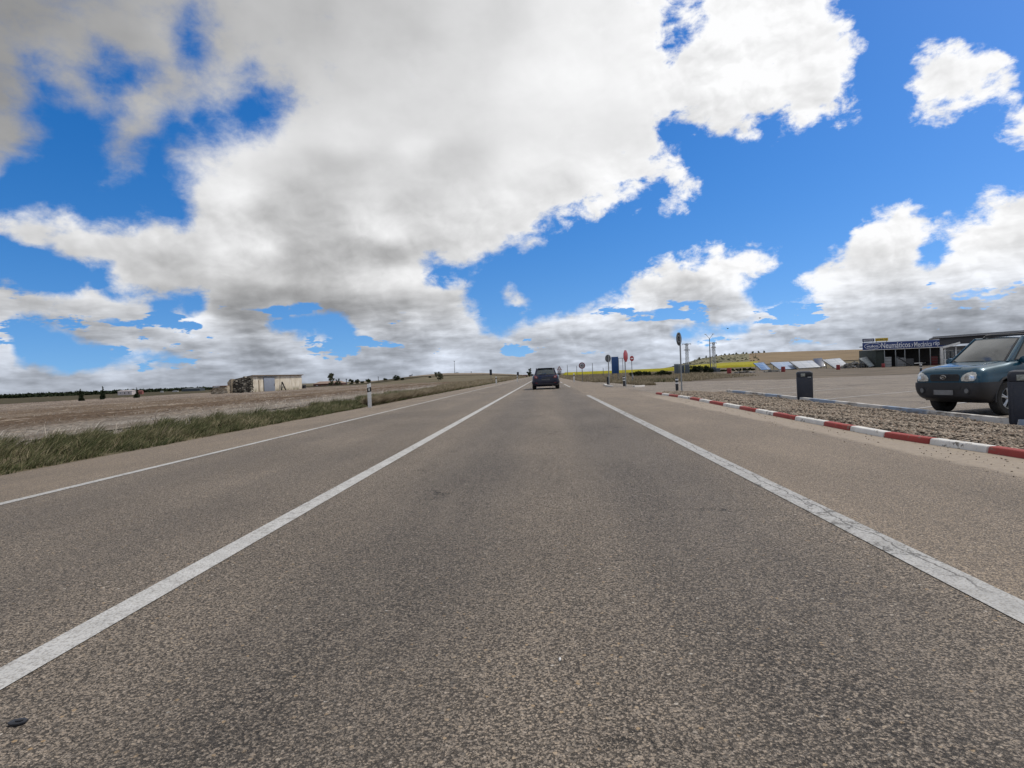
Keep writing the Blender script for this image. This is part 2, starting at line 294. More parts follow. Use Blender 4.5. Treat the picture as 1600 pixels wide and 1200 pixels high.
# ------------------------------------------------------------------ mesh collector
class MB:
    def __init__(s): s.v = []; s.f = []; s.mi = []; s.cur = 0
    def add(s, vs, fs):
        k = len(s.v); s.v += [tuple(v) for v in vs]; s.f += [tuple(i+k for i in f) for f in fs]; s.mi += [s.cur]*len(fs)
    def box(s, c, size, rot=None):
        M = rot if rot is not None else Matrix.Identity(3); c = Vector(c); a, b, d = (x/2 for x in size)
        vs = [c+M@Vector((x, y, z)) for x in (-a, a) for y in (-b, b) for z in (-d, d)]
        s.add(vs, [(0,1,3,2),(4,6,7,5),(0,4,5,1),(2,3,7,6),(0,2,6,4),(1,5,7,3)])
    def bar(s, p0, p1, w, h=None, up=(0,0,1)):
        p0, p1 = Vector(p0), Vector(p1); d = (p1-p0); L = d.length; d.normalize()
        u = Vector(up)
        if abs(d.dot(u)) > 0.98: u = Vector((0, 1, 0))
        x = d.cross(u).normalized(); z = x.cross(d)
        s.box((p0+p1)/2, (w, L, h or w), Matrix((x, d, z)).transposed())
    def cyl(s, p0, p1, r0, r1=None, n=12, cap=True):
        p0, p1 = Vector(p0), Vector(p1); r1 = r0 if r1 is None else r1
        d = (p1-p0).normalized(); u = Vector((1, 0, 0)) if abs(d.x) < .9 else Vector((0, 1, 0))
        x = d.cross(u).normalized(); y = d.cross(x)
        vs = [p+(x*math.cos(t)+y*math.sin(t))*r for p, r in ((p0, r0), (p1, r1)) for t in [2*math.pi*i/n for i in range(n)]]
        fs = [(i, (i+1) % n, n+(i+1) % n, n+i) for i in range(n)]
        if cap: fs += [tuple(range(n))[::-1], tuple(range(n, 2*n))]
        s.add(vs, fs)
    def tube(s, pts, r, n=8):
        pts = [Vector(p) for p in pts]; rs = r if isinstance(r, (list, tuple)) else [r]*len(pts)
        vs = []; px = None
        for i, p in enumerate(pts):
            d = (pts[min(i+1, len(pts)-1)]-pts[max(i-1, 0)]).normalized()
            if px is None:
                u = Vector((0, 0, 1)) if abs(d.z) < .9 else Vector((1, 0, 0)); px = d.cross(u).normalized()
            px = (px-d*px.dot(d)).normalized(); y = d.cross(px)
            vs += [p+(px*math.cos(t)+y*math.sin(t))*rs[i] for t in [2*math.pi*k/n for k in range(n)]]
        fs = []
        for i in range(len(pts)-1):
            fs += [(i*n+k, i*n+(k+1) % n, (i+1)*n+(k+1) % n, (i+1)*n+k) for k in range(n)]
        fs += [tuple(range(n))[::-1], tuple(range((len(pts)-1)*n, len(pts)*n))]
        s.add(vs, fs)
    def lathe(s, prof, axis='Y', c=(0,0,0), n=32, close=False):       # prof: (radius, along)
        vs = []
        for r, h in prof:
            for k in range(n):
                t = 2*math.pi*k/n; a, b = r*math.cos(t), r*math.sin(t)
                p = {'Y': (a, h, b), 'Z': (a, b, h), 'X': (h, a, b)}[axis]
                vs.append((p[0]+c[0], p[1]+c[1], p[2]+c[2]))
        m = len(prof); fs = []
        for i in range(m if close else m-1):
            j = (i+1) % m
            fs += [(i*n+k, i*n+(k+1) % n, j*n+(k+1) % n, j*n+k) for k in range(n)]
        if not close: fs += [tuple(range(n))[::-1], tuple(range((m-1)*n, m*n))]
        s.add(vs, fs)
    def prism(s, poly, o, ux, uy, depth):                          # flat outline poly in axes ux, uy; thickness along ux x uy
        o, ux, uy = Vector(o), Vector(ux), Vector(uy); w = ux.cross(uy).normalized()*depth; n = len(poly)
        vs = [o+ux*a+uy*b for a, b in poly]; vs += [v+w for v in vs]
        s.add(vs, [tuple(range(n))[::-1], tuple(range(n, 2*n))]+[(i, (i+1) % n, n+(i+1) % n, n+i) for i in range(n)])
    def build(s, name, m, parent=None, bevel=0.0, smooth=35, loc=None, seg=2, xf=None):
        me = bpy.data.meshes.new(name)
        vs = s.v if xf is None else [tuple(xf(v)) for v in s.v]
        me.from_pydata(vs, [], s.f)
        for x in (m if isinstance(m, (list, tuple)) else [m]): me.materials.append(x)
        bm = bmesh.new(); bm.from_mesh(me)
        for f, i in zip(bm.faces, s.mi): f.material_index = i
        bmesh.ops.recalc_face_normals(bm, faces=bm.faces)
        if bevel:
            es = [e for e in bm.edges if len(e.link_faces) == 2 and e.calc_face_angle(0) > 0.6]
            bmesh.ops.bevel(bm, geom=es, offset=bevel, segments=seg, affect='EDGES', clamp_overlap=True, profile=0.5)
        bm.to_mesh(me); bm.free()
        if smooth:
            me.shade_smooth(); me.set_sharp_from_angle(angle=R(smooth))
        return link(name, me, parent, loc)
def link(name, me, parent=None, loc=None):
    o = bpy.data.objects.new(name, me); COL.objects.link(o)
    if parent: o.parent = parent
    if loc is not None: o.location = loc
    return o
def tag(o, label=None, cat=None, group=None, kind=None):
    for k, v in (('label', label), ('category', cat), ('group', group), ('kind', kind)):
        if v: o[k] = v
    return o
def empty(name, loc, rz=0.0):
    o = bpy.data.objects.new(name, None); COL.objects.link(o); o.location = loc; o.rotation_euler = (0, 0, rz); o.empty_display_size = 0.2
    return o
def dup(o, loc=None, rz=None, label=None):
    c = o.copy(); COL.objects.link(c)
    if loc is not None: c.location = loc
    if rz is not None: c.rotation_euler = (0, 0, rz)
    if label: c['label'] = label
    for ch in list(o.children):
        d = ch.copy(); COL.objects.link(d); d.parent = c
        for g in list(ch.children):
            e = g.copy(); COL.objects.link(e); e.parent = d
    return c
def npmesh(name, V, F, m, smooth=False):                          # fast mesh from numpy, faces all of one size
    me = bpy.data.meshes.new(name); V = np.asarray(V, np.float32); F = np.asarray(F, np.int32); k = F.shape[1]
    me.vertices.add(len(V)); me.vertices.foreach_set('co', V.ravel())
    me.loops.add(F.size); me.loops.foreach_set('vertex_index', F.ravel())
    me.polygons.add(len(F)); me.polygons.foreach_set('loop_start', np.arange(0, F.size, k, dtype=np.int32))
    me.polygons.foreach_set('loop_total', np.full(len(F), k, np.int32))
    me.update(calc_edges=True); me.validate()
    if smooth: me.shade_smooth()
    me.materials.append(m)
    return me
def text_mb(mb, txt, o, ux, uy, width, height, depth=0.01, bold=0.0, up=0.0):
    """lettering as flat solid shapes: fitted into width x height, lower left at o, along ux / uy"""
    cu = bpy.data.curves.new('t', 'FONT'); cu.body = txt; cu.size = 1.0; cu.offset = bold; cu.resolution_u = 3
    ob = bpy.data.objects.new('t', cu); COL.objects.link(ob)
    me = bpy.data.meshes.new_from_object(ob.evaluated_get(bpy.context.evaluated_depsgraph_get()))
    bpy.data.objects.remove(ob); bpy.data.curves.remove(cu)
    P = [v.co.copy() for v in me.vertices]; x0 = min(p.x for p in P); x1 = max(p.x for p in P); y0 = min(p.y for p in P); y1 = max(p.y for p in P)
    o, ux, uy = Vector(o), Vector(ux), Vector(uy); w = ux.cross(uy).normalized()*depth
    mb.add([o+ux*((p.x-x0)/(x1-x0)*width)+uy*((p.y-y0)/(y1-y0)*height)+w for p in P], [tuple(f.vertices) for f in me.polygons])
    bpy.data.meshes.remove(me)
def ss(a, b, x):
    t = np.clip((np.asarray(x, float)-a)/(b-a), 0, 1); return t*t*(3-2*t)
rng = np.random.default_rng(7); random.seed(7)

# ------------------------------------------------------------------ terrain
UR = [-9, 0.10, 0.19, 0.22, 0.25, 0.29, 0.37, 0.49, 0.62, 0.83, 1.2, 9]
HR = [0, 0, 1.2, 4.8, 10.5, 13.6, 14.6, 13.8, 12.6, 11.0, 10.0, 9.0]
UL = [-9, -0.36, -0.31, -0.265, -0.222, -0.16, -0.10, -0.055, -0.02, 9]
HL = [0, 0.2, 1.6, 2.7, 3.2, 3.6, 2.8, 1.4, 0.0, 0.0]
def T(x, y):
    x = np.asarray(x, float); y = np.asarray(y, float); ys = np.maximum(y, 1.0); u = x/ys
    z = -0.3*ss(4.4, 8.8, x)*(1-ss(180, 330, y))
    z = z - 1.6*ss(62, 96, -x)*(1-0*y)
    z = z + np.interp(u, UR, HR)*ss(290, 720, y)*np.where(y > 0, 1, 0)*(1-0.6*ss(760, 1500, y))
    z = z + np.interp(u, UL, HL)*ss(170, 380, y)*np.where(y > 0, 1, 0)*(1-0.5*ss(420, 900, y))
    far = ss(30, 160, np.abs(x))*ss(60, 200, np.abs(y)+0.4*np.abs(x))
    z = z + far*0.25*np.sin(x*0.031+1.3)*np.sin(y*0.023)
    z = z + 0.10*ss(7.2, 9.0, -x)*(1-ss(10.5, 14.0, -x))          # low bank under the roadside grass
    return z
def Tz(x, y): return float(T(x, y))
def grid(xs, ys, zf):
    X, Y = np.meshgrid(xs, ys, indexing='ij'); V = np.stack([X, Y, zf(X, Y)], -1).reshape(-1, 3); n, m = len(xs), len(ys)
    i, j = np.meshgrid(np.arange(n-1), np.arange(m-1), indexing='ij'); a = (i*m+j).ravel()
    return V, np.stack([a, a+m, a+m+1, a+1], -1)
def lines(a, b, n, p=1.0):
    return a+(b-a)*np.linspace(0, 1, n)**p

def g_ground(nt):
    n = nt.noise(nt.pos, 0.08, 8, 0.6); n2 = nt.noise(nt.pos, 1.7, 6, 0.65)
    c = nt.ramp(n, [(0.3, (0.075, 0.066, 0.040)), (0.5, (0.13, 0.105, 0.066)), (0.7, (0.20, 0.16, 0.105))])
    c = nt.mix(nt.maprange(n2, 0.35, 0.7, 0, 0.5), c, (0.06, 0.06, 0.03))
    setp(nt, c, 0.95, 0, nt.bump(n2, 0.6, 0.15), 0.2)
M_ground = mat('ground', g_ground)
xs = np.concatenate([-lines(150, 6000, 26, 2.4)[::-1], np.linspace(-148, -12, 60), np.arange(-11.5, 14.1, 0.75), np.linspace(16, 400, 90), 400+lines(8, 6000, 24, 2.4)])
ys = np.concatenate([[-400, -150, -60], np.linspace(-30, 80, 56), np.linspace(84, 1000, 160), 1000+lines(20, 9000, 24, 2.4)])
V, F = grid(xs, ys, lambda X, Y: T(X, Y)-0.02)
tag(link('ground', npmesh('ground', V, F, M_ground, True)), kind='structure')
def sheet(name, m, xs, ys, lift, kind='structure', zf=None, keep=None):
    V, F = grid(xs, ys, (lambda X, Y: T(X, Y)+lift) if zf is None else zf)
    if keep is not None:
        c = V[F].mean(1); F = F[keep(c[:, 0], c[:, 1])]
    return tag(link(name, npmesh(name, V, F, m, True)), kind=kind)

# ------------------------------------------------------------------ road surfaces
def aggregate(nt, tone, warm, dark, size=1.0, gapw=1.0):
    p0 = nt.vec('ADD', nt.pos, (3.1, 7.7, 0.37))
    jit = nt.vec('SUBTRACT', nt.noise(p0, 70*size, 3, 0.6, color=True), (0.5, 0.5, 0.5))
    p = nt.vec('ADD', p0, nt.vec('MULTIPLY', jit, (0.016/size, 0.016/size, 0.0)))   # angular, irregular grains
    big = nt.noise(p0, 0.35, 5, 0.55); mid = nt.noise(nt.scalevec(p0, (1.0, 0.22, 1.0)), 1.6, 6, 0.62)
    v1 = nt.add('ShaderNodeTexVoronoi', feature='F1'); nt.put(v1.inputs['Vector'], p); v1.inputs['Scale'].default_value = 105*size
    v2 = nt.add('ShaderNodeTexVoronoi', feature='F1'); nt.put(v2.inputs['Vector'], p); v2.inputs['Scale'].default_value = 46*size
    v3 = nt.add('ShaderNodeTexVoronoi', feature='F1'); nt.put(v3.inputs['Vector'], p); v3.inputs['Scale'].default_value = 210*size
    r1, q1, _ = nt.sep(v1.outputs['Color']); _, r2, r3 = nt.sep(v2.outputs['Color']); f3 = nt.sep(v3.outputs['Color'])[0]
    st = nt.ramp(r1, [(0.0, tuple(x*0.30 for x in tone)), (0.25, tuple(x*0.62 for x in tone)), (0.55, tone), (0.8, tuple(x*1.12 for x in warm)), (0.93, tuple(x*1.18 for x in tone)), (1.0, tuple(x*1.6 for x in tone))])
    fine = nt.ramp(f3, [(0.0, tuple(x*0.35 for x in tone)), (0.5, tuple(x*0.85 for x in tone)), (1.0, tuple(x*1.4 for x in warm))])
    st = nt.mix(nt.maprange(q1, 0.45, 0.55), st, fine)                 # some cells are filled with finer chips
    # scattered larger chippings: pale, ochre, a few reddish
    lg = nt.ramp(r3, [(0.0, (0.11, 0.10, 0.09)), (0.4, warm), (0.7, (0.34, 0.30, 0.25)), (0.9, (0.30, 0.21, 0.12)), (1.0, (0.42, 0.39, 0.35))])
    isbig = nt.math('MULTIPLY', nt.maprange(r2, 0.89, 0.91), nt.maprange(v2.outputs['Distance'], 0.42, 0.34))
    st = nt.mix(isbig, st, lg)
    pitn = nt.noise(p0, 62*size, 4, 0.66)
    gap = nt.math('MULTIPLY', nt.maprange(v1.outputs['Distance'], 0.38, 0.70), nt.maprange(pitn, 0.40, 0.56, 0.15, 1.0))
    pit = nt.maprange(pitn, 0.57, 0.68)
    gapall = nt.math('MULTIPLY', nt.math('MAXIMUM', gap, pit), nt.math('SUBTRACT', 1.0, isbig), clamp=True)
    c = nt.mix(nt.math('MULTIPLY', gapall, 0.85*gapw), st, dark)
    tone_mod = nt.ramp(mid, [(0.25, 0.80), (0.5, 0.98), (0.75, 1.14)])
    c = nt.mix(1.0, c, tone_mod, 'MULTIPLY')
    c = nt.mix(1.0, c, nt.ramp(big, [(0.3, (0.84, 0.83, 0.82)), (0.7, (1.12, 1.1, 1.07))]), 'MULTIPLY')
    h = nt.math('ADD', nt.math('MULTIPLY', gapall, -1.0), nt.math('MULTIPLY', isbig, 0.35))
    h = nt.math('ADD', h, nt.math('MULTIPLY', r1, 0.45))
    return c, h, big, mid
def crackmask(nt, scale, width, thresh):
    w = nt.vec('ADD', nt.pos, nt.vec('MULTIPLY', nt.vec('SUBTRACT', nt.noise(nt.pos, 2.3, 6, 0.65, color=True), (0.5, 0.5, 0.5)), (0.9, 0.9, 0.0)))
    e = nt.voro(w, scale, 'DISTANCE_TO_EDGE')
    return nt.math('MULTIPLY', nt.maprange(e, width, width*0.3), nt.maprange(nt.noise(nt.vec('ADD', nt.pos, (9.0, 2.0, 0.0)), 0.45, 3, 0.5), thresh, thresh+0.05))
def g_road(nt):
    c, h, big, mid = aggregate(nt, (0.252, 0.215, 0.178), (0.275, 0.224, 0.172), (0.027, 0.023, 0.019), 1.22)
    X, Y, Z = nt.sep(nt.pos)
    # two wheel paths in each lane, tyre wear plus painted shade for the near road
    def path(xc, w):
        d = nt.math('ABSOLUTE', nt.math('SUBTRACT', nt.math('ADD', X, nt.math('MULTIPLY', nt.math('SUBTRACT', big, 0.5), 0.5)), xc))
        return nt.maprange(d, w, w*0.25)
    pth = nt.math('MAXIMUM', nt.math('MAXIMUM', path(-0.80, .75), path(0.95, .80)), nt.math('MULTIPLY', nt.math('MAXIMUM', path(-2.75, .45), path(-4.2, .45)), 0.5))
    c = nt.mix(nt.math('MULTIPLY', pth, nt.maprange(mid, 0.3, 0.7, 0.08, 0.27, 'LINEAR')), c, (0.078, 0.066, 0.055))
    fret_shade = nt.math('MULTIPLY', nt.math('MULTIPLY', pth, nt.maprange(mid, 0.35, 0.6)), nt.maprange(nt.noise(nt.pos, 75, 4, 0.65), 0.50, 0.60))  # fretted pits; their dark colour also paints in shade on the near road
    c = nt.mix(nt.math('MULTIPLY', fret_shade, 0.85), c, (0.024, 0.020, 0.017)); h = nt.math('SUBTRACT', h, nt.math('MULTIPLY', fret_shade, 0.8))
    k = crackmask(nt, 1.1, 0.006, 0.60)
    c = nt.mix(k, c, (0.02, 0.018, 0.016)); h = nt.math('SUBTRACT', h, nt.math('MULTIPLY', k, 2.0))
    setp(nt, c, nt.maprange(pth, 0, 1, 0.80, 0.70, 'LINEAR'), 0, nt.bump(h, 0.85, 0.006), 0.35)
def g_shoulder(nt):
    c, h, big, mid = aggregate(nt, (0.252, 0.205, 0.158), (0.285, 0.222, 0.156), (0.046, 0.037, 0.029), 1.2, 0.9)
    X, Y, Z = nt.sep(nt.pos)
    edge = nt.math('ADD', nt.math('ADD', 3.80, nt.math('MULTIPLY', nt.math('SUBTRACT', nt.noise(nt.pos, 0.5, 4, 0.6), 0.5), 0.5)), nt.math('MULTIPLY', nt.math('SUBTRACT', nt.noise(nt.pos, 9, 5, 0.7), 0.5), 0.25))
    sand = nt.math('MULTIPLY', nt.maprange(nt.math('SUBTRACT', X, edge), -0.05, 0.12), nt.maprange(Y, 28.0, 20.0))
    sandc = nt.ramp(nt.noise(nt.pos, 14, 6, 0.65), [(0.3, (0.225, 0.18, 0.135)), (0.7, (0.32, 0.265, 0.20))])
    grit = nt.maprange(nt.voro(nt.pos, 22), 0.10, 0.05)
    sandc = nt.mix(nt.math('MULTIPLY', grit, nt.maprange(nt.noise(nt.pos, 3, 3), 0.5, 0.6)), sandc, (0.08, 0.065, 0.05))
    c = nt.mix(nt.math('MULTIPLY', sand, 0.9), c, sandc)
    h = nt.math('MULTIPLY', h, nt.math('SUBTRACT', 1.0, nt.math('MULTIPLY', sand, 0.8)))
    setp(nt, c, 0.75, 0, nt.bump(h, 0.7, 0.005), 0.45)
def g_lot(nt):
    c, h, big, mid = aggregate(nt, (0.26, 0.228, 0.198), (0.28, 0.24, 0.195), (0.08, 0.07, 0.06), 1.1, 0.7)
    st = nt.noise(nt.pos, 0.22, 6, 0.65)
    c = nt.mix(nt.maprange(st, 0.52, 0.66, 0, 0.35), c, (0.07, 0.062, 0.056))
    k = crackmask(nt, 0.55, 0.008, 0.47)
    c = nt.mix(k, c, (0.03, 0.027, 0.024))
    setp(nt, c, 0.9, 0, nt.bump(h, 0.5, 0.005), 0.3)
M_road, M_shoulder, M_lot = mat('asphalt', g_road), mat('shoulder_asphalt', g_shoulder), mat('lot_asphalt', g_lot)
yroad = np.concatenate([np.arange(-12, 60, 3.0), np.linspace(60, 900, 60)])
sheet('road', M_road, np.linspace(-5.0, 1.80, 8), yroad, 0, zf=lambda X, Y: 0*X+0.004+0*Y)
wob = lambda Y: 0.10*np.sin(Y*0.7)+0.07*np.sin(Y*1.9+1)
sheet('road_shoulder', M_shoulder, np.linspace(-6.95, -5.0, 5), np.arange(-12, 900, 1.5), 0, zf=lambda X, Y: 0*X+0.004-0.02*ss(-6.6, -6.95, X))
sheet('road_shoulder', M_shoulder, np.array([1.80, 2.6, 3.4, 4.0, 4.55]), yroad, 0, zf=lambda X, Y: 0*X+0.004)
LX = np.concatenate([np.arange(4.55, 9.5, 0.45), np.arange(9.6, 46, 2.0)])
def zlot(X, Y): return T(X, Y)+0.006
sheet('parking_lot', M_lot, LX, np.arange(-12, 62, 1.0), 0, zf=zlot,
      keep=lambda x, y: (y < np.interp(x, [4.5, 10, 15, 19, 24, 30, 46], [57, 61.4, 57.9, 53.2, 53.4, 53.2, 51])))

# ------------------------------------------------------------------ painted lines
def g_paint(nt, crack=0.0, tone=0.62):
    n = nt.noise(nt.pos, 28, 8, 0.7); n2 = nt.noise(nt.pos, 1.3, 5, 0.6)
    c = nt.ramp(nt.noise(nt.pos, 7, 5), [(0.3, (tone*.78, tone*.77, tone*.74)), (0.7, (tone, tone*.99, tone*.96))])
    wear = nt.maprange(nt.math('ADD', n, nt.math('MULTIPLY', n2, 0.45)), 0.74, 0.90, 0, 0.85)
    v1 = nt.voro(nt.vec('ADD', nt.pos, (3.1, 7.7, 0.37)), 92)
    pit = nt.maprange(v1, 0.5, 0.75, 0, 0.45)
    c = nt.mix(nt.math('MAXIMUM', wear, pit), c, (0.13, 0.115, 0.10))
    # chipped, uneven edges of the paint film
    h = nt.math('MULTIPLY', v1, -1.0)
    if crack:
        X, Y, Z = nt.sep(nt.pos)
        wz = nt.vec('ADD', nt.pos, nt.vec('MULTIPLY', nt.vec('SUBTRACT', nt.noise(nt.pos, 3.0, 6, 0.7, color=True), (0.5, 0.5, 0.5)), (0.5, 0.5, 0.0)))
        e = nt.voro(nt.scalevec(wz, (1.0, 0.45, 1.0)), 5.0, 'DISTANCE_TO_EDGE')
        line = nt.math('ABSOLUTE', nt.math('SUBTRACT', X, nt.math('ADD', 1.83, nt.math('MULTIPLY', nt.math('SUBTRACT', nt.noise(nt.scalevec(nt.pos, (0, 1, 0)), 2.2, 6, 0.65), 0.5), 0.22))))
        k = nt.math('MAXIMUM', nt.maprange(line, 0.007, 0.003), nt.math('MULTIPLY', nt.maprange(e, 0.035, 0.012), nt.maprange(nt.noise(nt.pos, 0.9, 4, 0.6), 0.42, 0.56)))
        k = nt.math('MULTIPLY', k, nt.maprange(nt.noise(nt.pos, 0.7, 2), 0.36, 0.48))
        c = nt.mix(nt.math('MULTIPLY', k, 0.75), c, (0.045, 0.04, 0.035)); h = nt.math('SUBTRACT', h, nt.math('MULTIPLY', k, 2))
    setp(nt, c, 0.7, 0, nt.bump(h, 0.35, 0.004), 0.4)
M_paint, M_paintc, M_paint3 = mat('road_paint', lambda nt: g_paint(nt, 0, 0.50)), mat('cracked_road_paint', lambda nt: g_paint(nt, 1.0, 0.42)), mat('worn_paint', lambda nt: g_paint(nt, 0, 0.46))
def stripe(name, m, pts, w, lift):
    P = [Vector((p[0], p[1], 0)) for p in pts]; V = []
    for i, p in enumerate(P):
        d = (P[min(i+1, len(P)-1)]-P[max(i-1, 0)]).normalized(); s = Vector((d.y, -d.x, 0))*w/2
        for q in (p-s, p+s): V.append((q.x, q.y, lift(q.x, q.y)))
    F = [(2*i, 2*i+1, 2*i+3, 2*i+2) for i in range(len(P)-1)]
    return tag(link(name, npmesh(name, V, F, m)), kind='structure')
flat = lambda x, y: 0.008
stripe('lane_line', M_paint, [(-1.95, y) for y in list(np.arange(-10, 60, 5))+[60, 200, 500]], 0.15, flat)
stripe('edge_line', M_paint3, [(-5.03, y) for y in list(np.arange(-10, 60, 5))+[60, 200, 500]], 0.11, flat)
stripe('edge_line', M_paintc, [(1.81, y) for y in np.arange(-10, 27.5, 1.25)], 0.165, flat)
for y0 in (42.3, 60.5, 79.0, 98.0): stripe('edge_line', M_paint3, [(1.72, y0), (1.70, y0+13.0)], 0.12, flat)
zl = lambda x, y: Tz(x, y)+0.014
def lotline(a, b, m=M_paint3, w=0.11):
    n = 14
    stripe('bay_line', m, [(a[0]+(b[0]-a[0])*i/n, a[1]+(b[1]-a[1])*i/n) for i in range(n+1)], w, zl)
for y0 in (4.5, 10.3, 16.0, 21.4, 26.6): lotline((9.15, y0), (15.0, y0+4.0))
for a, b in (((9.8, 31.3), (10.9, 32.3)), ((11.5, 32.8), (12.3, 33.5)), ((12.9, 34.1), (14.4, 35.4))): lotline(a, b)
lotline((15.5, 27.0), (40, 27.6), w=0.10); lotline((24, 46.5), (34, 46.8))

# ------------------------------------------------------------------ fields
def g_plough(nt):
    X, Y, Z = nt.sep(nt.pos)
    st = nt.noise(nt.scalevec(nt.pos, (0.85, 0.035, 1)), 1.0, 5, 0.6)
    st2 = nt.noise(nt.scalevec(nt.pos, (2.6, 0.16, 1)), 1.0, 6, 0.65)
    fine = nt.noise(nt.pos, 5.0, 8, 0.7); clod = nt.voro(nt.pos, 6.0)
    dist = nt.math('ADD', X, nt.math('MULTIPLY', nt.math('SUBTRACT', nt.noise(nt.scalevec(nt.pos, (.12, .02, 1)), 1.0, 4), 0.5), 9.0))
    # broad bands parallel to the road: pale straw strip, turned brown soil, pale grey stubble beyond
    band = nt.ramp(nt.maprange(dist, -60, -9, 0, 1, 'LINEAR'), [(0.0, (0.275, 0.228, 0.195)), (0.50, (0.265, 0.22, 0.185)), (0.64, (0.165, 0.122, 0.088)), (0.70, (0.235, 0.188, 0.146)), (0.78, (0.135, 0.095, 0.066)), (0.88, (0.122, 0.086, 0.060)), (0.92, (0.30, 0.27, 0.235)), (1.0, (0.31, 0.28, 0.24))])
    c = nt.mix(nt.maprange(st, 0.40, 0.62, 0, 0.55), band, (0.115, 0.080, 0.055))
    c = nt.mix(nt.maprange(st2, 0.50, 0.66, 0, 0.7), c, (0.36, 0.30, 0.235))
    c = nt.mix(nt.maprange(fine, 0.40, 0.68, 0, 0.6), c, (0.075, 0.055, 0.038))
    h = nt.math('ADD', nt.math('MULTIPLY', fine, 1.0), nt.math('ADD', nt.math('MULTIPLY', st2, 1.2), clod))
    setp(nt, c, 0.97, 0, nt.bump(h, 0.9, 0.12), 0.1)
M_plough = mat('ploughed_soil', g_plough)
def zplough(X, Y):
    a = np.sin(X*2.4+0.5*np.sin(Y*0.11))*0.05+np.sin(X*5.1+Y*.3)*0.02+0.03*np.sin(X*9.3+Y*4.1)*np.sin(Y*6.7)
    return T(X, Y)+0.05+a*ss(10, 13, -X)
fx = np.concatenate([np.linspace(-57, -30, 60), np.linspace(-29.8, -9.6, 150)]); fy = np.concatenate([np.arange(2, 40, 0.33), np.linspace(40.5, 130, 110)])
sheet('ploughed_field', M_plough, fx, fy, 0, zf=zplough)
def g_scrub(nt):
    n = nt.noise(nt.scalevec(nt.pos, (.25, .6, 1)), 0.5, 8, 0.65)
    c = nt.ramp(n, [(0.3, (0.028, 0.030, 0.018)), (0.5, (0.060, 0.050, 0.030)), (0.7, (0.10, 0.085, 0.05))])
    setp(nt, c, 1.0, 0, nt.bump(n, 0.8, 0.3), 0.1)
M_scrub = mat('dark_scrub', g_scrub)
def g_crop(nt):
    n = nt.noise(nt.pos, 0.16, 6, 0.6); f = nt.noise(nt.pos, 1.6, 6, 0.7)
    c = nt.ramp(n, [(0.3, (0.22, 0.205, 0.022)), (0.65, (0.33, 0.29, 0.028))])
    c = nt.mix(nt.maprange(f, 0.50, 0.75, 0, 0.55), c, (0.13, 0.19, 0.03))
    setp(nt, c, 0.95, 0, nt.bump(f, 0.6, 0.3), 0.1)
M_rape = mat('rapeseed', g_crop)
def g_wheat(nt):
    n = nt.noise(nt.scalevec(nt.pos, (.4, 1.6, 1)), 0.03, 7, 0.6); f = nt.noise(nt.scalevec(nt.pos, (.25, 1, 1)), 0.20, 7, 0.65)
    c = nt.ramp(n, [(0.3, (0.145, 0.105, 0.064)), (0.44, (0.235, 0.175, 0.105)), (0.55, (0.16, 0.118, 0.075)), (0.64, (0.255, 0.19, 0.115)), (0.74, (0.32, 0.26, 0.18))])
    c = nt.mix(nt.maprange(f, 0.5, 0.75, 0, 0.6), c, (0.12, 0.095, 0.055))
    setp(nt, c, 0.95, 0, None, 0.1)
M_wheat = mat('dry_hill', g_wheat)
def g_ridge(nt):
    n = nt.noise(nt.scalevec(nt.pos, (.5, 1.4, 1)), 0.06, 7, 0.62)
    setp(nt, nt.ramp(n, [(0.3, (0.11, 0.092, 0.062)), (0.5, (0.20, 0.165, 0.125)), (0.7, (0.27, 0.225, 0.18))]), 0.95, 0, None, 0.1)
M_ridge = mat('pale_ridge', g_ridge)
def g_hillgreen(nt):
    n = nt.noise(nt.scalevec(nt.pos, (1, 1, 3)), 0.05, 8, 0.66)
    c = nt.ramp(n, [(0.3, (0.075, 0.078, 0.045)), (0.48, (0.15, 0.14, 0.085)), (0.6, (0.22, 0.195, 0.125)), (0.72, (0.28, 0.24, 0.165))])
    setp(nt, c, 1.0, 0, None, 0.1)
M_hill = mat('hill_scrub', g_hillgreen)
def fan(name, m, u0, u1, y0, y1, lift, nu=60, ny=40, kind='structure', edge=None):      # a field on the slope, bounded by sight-line directions and distances
    us = np.linspace(u0, u1, nu); yy = np.linspace(y0, y1, ny); U, Y = np.meshgrid(us, yy, indexing='ij')
    if edge is not None: pass
    X = U*Y; LF = np.full(X.shape, lift)
    if lift > .8: LF[0] = LF[-1] = LF[:, 0] = LF[:, -1] = 0.0
    V = np.stack([X, Y, T(X, Y)+LF], -1).reshape(-1, 3)
    i, j = np.meshgrid(np.arange(nu-1), np.arange(ny-1), indexing='ij'); a = (i*ny+j).ravel()
    return tag(link(name, npmesh(name, V, np.stack([a, a+ny, a+ny+1, a+1], -1), m, True)), kind=kind)
fan('dry_hillside', M_wheat, 0.33, 1.0, 372, 900, 0.35, 70, 70)
fan('scrub_hillside', M_hill, 0.155, 0.33, 415, 900, 0.35, 40, 70)
fan('rapeseed_field', M_rape, 0.030, 0.225, 285, 412, 1.3, 60, 90)
fan('rapeseed_field', M_rape, 0.226, 0.345, 335, 400, 1.3, 60, 60)
sheet('scrub_strip', M_scrub, np.linspace(-420, -57.2, 110), np.linspace(10, 620, 120), 0.1)
fan('dry_ridge', M_ridge, -0.34, -0.028, 285, 420, 0.25, 60, 30)

